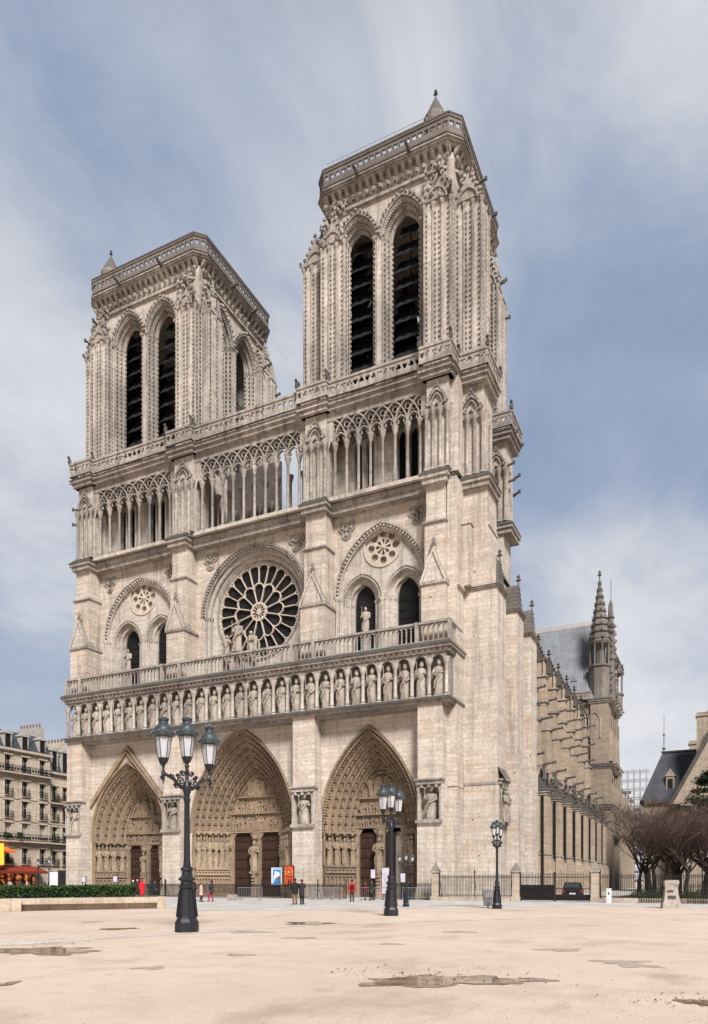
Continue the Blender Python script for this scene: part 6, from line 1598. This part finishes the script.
SF = tag(empty('scaffold', (26, 121, 0)), 'tubular scaffold with plank decks behind the cathedral end', 'scaffold')
T = Matrix.Translation((-26, -121, 0)); steel = plain('scaffold_steel', (.42, .43, .46), .5, .3); mb = MB(T)
xs = [21.5+k*1.35 for k in range(7)]
for x_ in xs:
    for y_ in (119.5, 121.2): mb.tube([(x_, y_, 0), (x_, y_, 27.4)], .075, 4)
for k in range(13):
    z = 1.5+k*2.05
    for y_ in (119.5, 121.2): mb.tube([(21.2, y_, z+.95), (30.2, y_, z+.95)], .06, 4); mb.tube([(21.2, y_, z+.5), (30.2, y_, z+.5)], .05, 4)
    for i_ in range(6):
        if (k+i_) % 2: mb.tube([(xs[i_], 119.5, z), (xs[i_+1], 119.5, z+2)], .03, 4)
mb.build('tubes', steel, SF, 0)
for k in range(11):
    z = 1.5+k*2.05; a1_ = 30.0 if k < 9 else 27; mb = MB(T); mb.box(21.3+(k > 9), a1_-(k % 3)*.8, 119.5, 121.1, z-.15, z+.4); mb.build('deck', plain('brown_deck', (.16, .10, .09), .8), SF, 0)

def bare_tree(name, x, y, h, seed, label, spread=.55, nb=5, mat=None, lowfork=.22, dens=6, rad=.13):
    Tt = tag(empty(name, (x, y, 0)), label, 'tree', 'bare winter trees behind the fence'); rn = random.Random(seed)
    trunk = MB(); crown = MB(); tw = MB(); cnt = [0]
    def grow(p, d, L, r, lev):
        n = 4; P = [p]; q = p.copy(); dd = d.copy(); R_ = [r]
        for i in range(n):
            dd = (dd+Vector((rn.uniform(-.16, .16), rn.uniform(-.16, .16), rn.uniform(-.03, .12)))).normalized(); q = q+dd*L/n; P.append(q.copy()); R_.append(r*(1-.45*(i+1)/n))
        (trunk if lev == 0 else (crown if lev < 3 else tw)).tube([tuple(v) for v in P], R_, 7 if lev == 0 else (5 if lev < 3 else 3), cap=lev < 2)
        if lev >= 5: return
        k = [nb, 4, 4, 4, 3][lev] if lev < 5 else 2
        for j in range(k):
            t = rn.uniform(.35, 1.0) if lev else rn.uniform(.65, 1.0); i = min(n-1, int(t*n)); s = P[i].lerp(P[i+1], t*n-i)
            az = rn.uniform(0, TAU); side = Vector((cos(az), sin(az), rn.uniform(-.1, .5))).normalized()
            nd = (dd*(1-spread)+side*spread+Vector((0, 0, .12))).normalized()
            grow(s, nd, L*rn.uniform(.62, .9), max(.005, R_[i]*rn.uniform(.45, .62)), lev+1)
    grow(Vector((0, 0, 0)), Vector((rn.uniform(-.05, .05), 0, 1)), h*lowfork, rad, 0)
    for m_ in (trunk, crown, tw):
        pass
    zm = max((v[2] for m_ in (trunk, crown, tw) for v in m_.v), default=1); k_ = h/zm
    for m_ in (trunk, crown, tw): m_.v = [(v[0]*k_*1.05, v[1]*k_*1.05, v[2]*k_) for v in m_.v]
    bark = mat or 'bark'
    trunk.build('trunk', bark, Tt, 50); crown.build('limbs', bark, Tt, 50); tw.build('twigs', 'twig' if not mat else mat, Tt, 0)
    return Tt
M['bark'] = plain('dark_bark', (.065, .048, .04), .9, 0, .35, 5.); M['twig'] = plain('brown_twig', (.14, .092, .075), .85, 0, .35, 2.)
M['twig2'] = plain('ruddy_twig', (.17, .10, .07), .85, 0, .35, 2.)
tl = [(36.6, 7.0, 9.6, 1, 'slim dense bare tree nearest the cathedral transept', .55), (38.6, 3.5, 8.2, 2, 'bare tree just right of the slim dense one', .6), (40.6, 2.2, 8.4, 3, 'broad bare tree behind the stone block', .62), (42.9, 1.5, 8.8, 4, 'bare tree with wide crown at the right edge of the picture', .62), (41.7, 8, 9.6, 5, 'taller bare tree behind the broad ones, under the stone gable', .58), (39.2, 11, 9.4, 6, 'bare tree furthest back, in front of the slate-roofed house', .55), (44.8, 4.0, 9.0, 7, 'bare tree beyond the right edge, its branches reaching in', .62), (37.4, 14, 9.8, 8, 'bare tree behind the slim dense one', .5)]
tl += [(39.9, 5.5, 8.6, 11, 'low-forked bare tree between the broad tree and the slim one', .6), (42.2, 5.0, 8.6, 12, 'low-forked bare tree under the dark pine', .6), (37.6, 5.2, 8.4, 13, 'low-forked bare tree left of the stone block, over the ground shrub', .58), (43.4, 9.0, 9.2, 14, 'bare tree in front of the dark pine trunk', .6)]
for (x, y, h, sd, lab, sp_) in tl: bare_tree('bare_tree', x+.7, y, h*(1.15 if sd == 1 else .98), sd, lab, sp_, lowfork=.14 if sd > 10 else .22)
# conifer
CF = tag(empty('pine_tree', (43.0, 16, 0)), 'dark evergreen pine rising above the bare trees at the right edge', 'tree'); rn = random.Random(8)
mb = MB(); mb.tube([(0,0,0),(.2,0,5),(0,.2,11.5)], [.3,.2,.05], 8)
for k in range(22):
    z = 5.2+k*.32; a = k*2.4; l = 2.6*(1-abs(z-8)/6)+.3; mb.tube([(0,0,z),(l*.5*cos(a),l*.5*sin(a),z+.1),(l*cos(a),l*sin(a),z+.5)], [.08,.05,.02], 5)
mb.build('trunk', 'bark', CF, 40)
mb = MB(); pts = []
for c in range(52):
    z = rn.uniform(5.8, 12.0); rr = 2.9*max(.12, 1-abs(z-8.4)/4.6); a = rn.uniform(0, TAU); r_ = rr*rn.uniform(.3, 1); cx, cy = r_*cos(a), r_*sin(a); s = rn.uniform(.3, .75)
    for q in range(230):
        pts.append((cx+rn.gauss(0, s*.5), cy+rn.gauss(0, s*.5), z+rn.gauss(0, s*.3)))
leafmass(mb, pts, .13); mb.build('crown', leaf_mat('pine_needles', (.008, .018, .010), (.028, .048, .022)), CF, 0)
# ivy / low shrubs behind fence
SH = tag(empty('shrub', (38.8, 1.0, 0)), 'dark green ground shrub under the bare trees behind the fence', 'shrub'); mb = MB(); pts = []
for q in range(9000): pts.append((rn.uniform(-1.5, 6), rn.uniform(-1.2, 2), abs(rn.gauss(0, .35))))
leafmass(mb, pts, .08); mb.build('leaves', leaf_mat('shrub_leaf', (.02, .035, .012), (.07, .09, .03)), SH, 0)
mb = MB(); mb.tube([(0,0,0),(.1,.1,.3),(.3,.1,.5)], .03, 5); mb.build('stem', 'bark', SH, 0)

# ==================================================================== SKY, LIGHT, CAMERA
W = bpy.data.worlds.new('World'); SC.world = W; W.use_nodes = True
nt = W.node_tree; L = nt.links; bg = nt.nodes['Background']
SUN_EL, SUN_AZ = radians(43), radians(140)      # azimuth measured from +Y (east facade side) clockwise: light comes from the right behind the camera
sdir = Vector((sin(SUN_AZ)*cos(SUN_EL), cos(SUN_AZ)*cos(SUN_EL), sin(SUN_EL)))
sky = nt.nodes.new('ShaderNodeTexSky'); sky.sky_type = 'NISHITA'; sky.sun_disc = False; sky.sun_elevation = SUN_EL; sky.sun_rotation = SUN_AZ
sky.air_density = 1.2; sky.dust_density = 2.0
SX, SY = 2.7, 1.9
tc = nt.nodes.new('ShaderNodeTexCoord'); gen = tc.outputs['Generated']
sepw = nt.nodes.new('ShaderNodeSeparateXYZ'); L.new(gen, sepw.inputs[0])
zc0 = mathn(nt, 'MAXIMUM', sepw.outputs[2], 0.0)
den = mathn(nt, 'ADD', zc0, .22)
cx_ = mathn(nt, 'DIVIDE', sepw.outputs[0], den); cy_ = mathn(nt, 'DIVIDE', sepw.outputs[1], den)
cb = nt.nodes.new('ShaderNodeCombineXYZ'); L.new(cx_, cb.inputs[0]); L.new(cy_, cb.inputs[1])
def sky_noise(rot, sc, loc, scale, detail, rough, dist=0.):
    # clouds drift in long bands; cloud sheet seen in perspective
    m1 = nt.nodes.new('ShaderNodeMapping'); m1.vector_type = 'POINT'; m1.inputs['Rotation'].default_value = (0, 0, radians(rot)); m1.inputs['Scale'].default_value = (*sc, 1); m1.inputs['Location'].default_value = (*loc, 0)
    L.new(cb.outputs[0], m1.inputs['Vector'])
    n_ = N(nt, 'ShaderNodeTexNoise', Scale=scale, Detail=detail, Roughness=rough, Distortion=dist); L.new(m1.outputs[0], n_.inputs['Vector']); return n_.outputs['Fac']
bigc = sky_noise(52, (1.0, .6), (SX, SY), 1.15, 3, .45, .5)
band = sky_noise(50, (1.2, .8), (2.2, .6), 3.4, 9, .62, .35)
f = mathn(nt, 'ADD', mathn(nt, 'MULTIPLY', bigc, .70), mathn(nt, 'MULTIPLY', band, .30))
cloud = ramp(nt, f, [(.36, (.27, .38, .58)), (.44, (.40, .50, .69)), (.50, (.59, .655, .79)), (.56, (.84, .865, .93)), (.64, (1.08, 1.08, 1.09))])
hz = ramp(nt, zc0, [(.0, (1.08, 1.05, 1.08)), (.16, (.92, .93, 1.0)), (.42, (.70, .75, .88)), (.8, (.40, .49, .68))])
hf = ramp(nt, zc0, [(.0, .75), (.12, .5), (.35, .22), (.7, .1)])
col = mixc(nt, hf, cloud, hz)
sk = nt.nodes.new('ShaderNodeMix'); sk.data_type = 'RGBA'; sk.blend_type = 'ADD'; sk.inputs[0].default_value = 1.0
nis = mixc(nt, 1.0, sky.outputs[0], (.012, .012, .012), 'MULTIPLY')
L.new(col, sk.inputs[6]); L.new(nis, sk.inputs[7])
# unseen sky behind the camera and overhead is dimmed to cut fill light
wf = mathn(nt, 'MULTIPLY_ADD', sepw.outputs[1], .9, .62)
wfc = nt.nodes.new('ShaderNodeClamp'); wfc.inputs['Min'].default_value = .42; wfc.inputs['Max'].default_value = 1.; L.new(wf, wfc.inputs[0])
zf = ramp(nt, sepw.outputs[2], [(.74, 1.), (.92, .5)])
fill_dim = mathn(nt, 'MULTIPLY', wfc.outputs[0], zf)
hv = nt.nodes.new('ShaderNodeVectorMath'); hv.operation = 'SCALE'; L.new(sk.outputs[2], hv.inputs[0]); L.new(fill_dim, hv.inputs['Scale'])
L.new(hv.outputs[0], bg.inputs['Color']); bg.inputs['Strength'].default_value = .58
sl = bpy.data.lights.new('sun', 'SUN'); sl.energy = 4.5; sl.angle = radians(16); sl.color = (1, .97, .94)
so = bpy.data.objects.new('sun', sl); COL.objects.link(so); so.rotation_euler = sdir.to_track_quat('Z', 'Y').to_euler(); so.location = (60, -60, 80)

cd = bpy.data.cameras.new('camera'); cam = bpy.data.objects.new('camera', cd); COL.objects.link(cam)
cam.location = (43.1, -62.0, 1.6); cam.rotation_euler = (pi/2, 0, radians(25.8))
cd.sensor_fit = 'VERTICAL'; cd.sensor_height = 36; cd.sensor_width = 36; cd.lens = 740/1024*36; cd.shift_y = (881-512)/1024
cd.clip_start = .1; cd.clip_end = 5000
SC.camera = cam
SC.view_settings.view_transform = 'Standard'; SC.view_settings.look = 'None'; SC.view_settings.gamma = 1; SC.view_settings.exposure = .34
SC.render.resolution_x = 708; SC.render.resolution_y = 1024
SC.cycles.max_bounces = 6; SC.cycles.diffuse_bounces = 2; SC.cycles.glossy_bounces = 3; SC.cycles.transparent_max_bounces = 8
SC.cycles.use_denoising = True
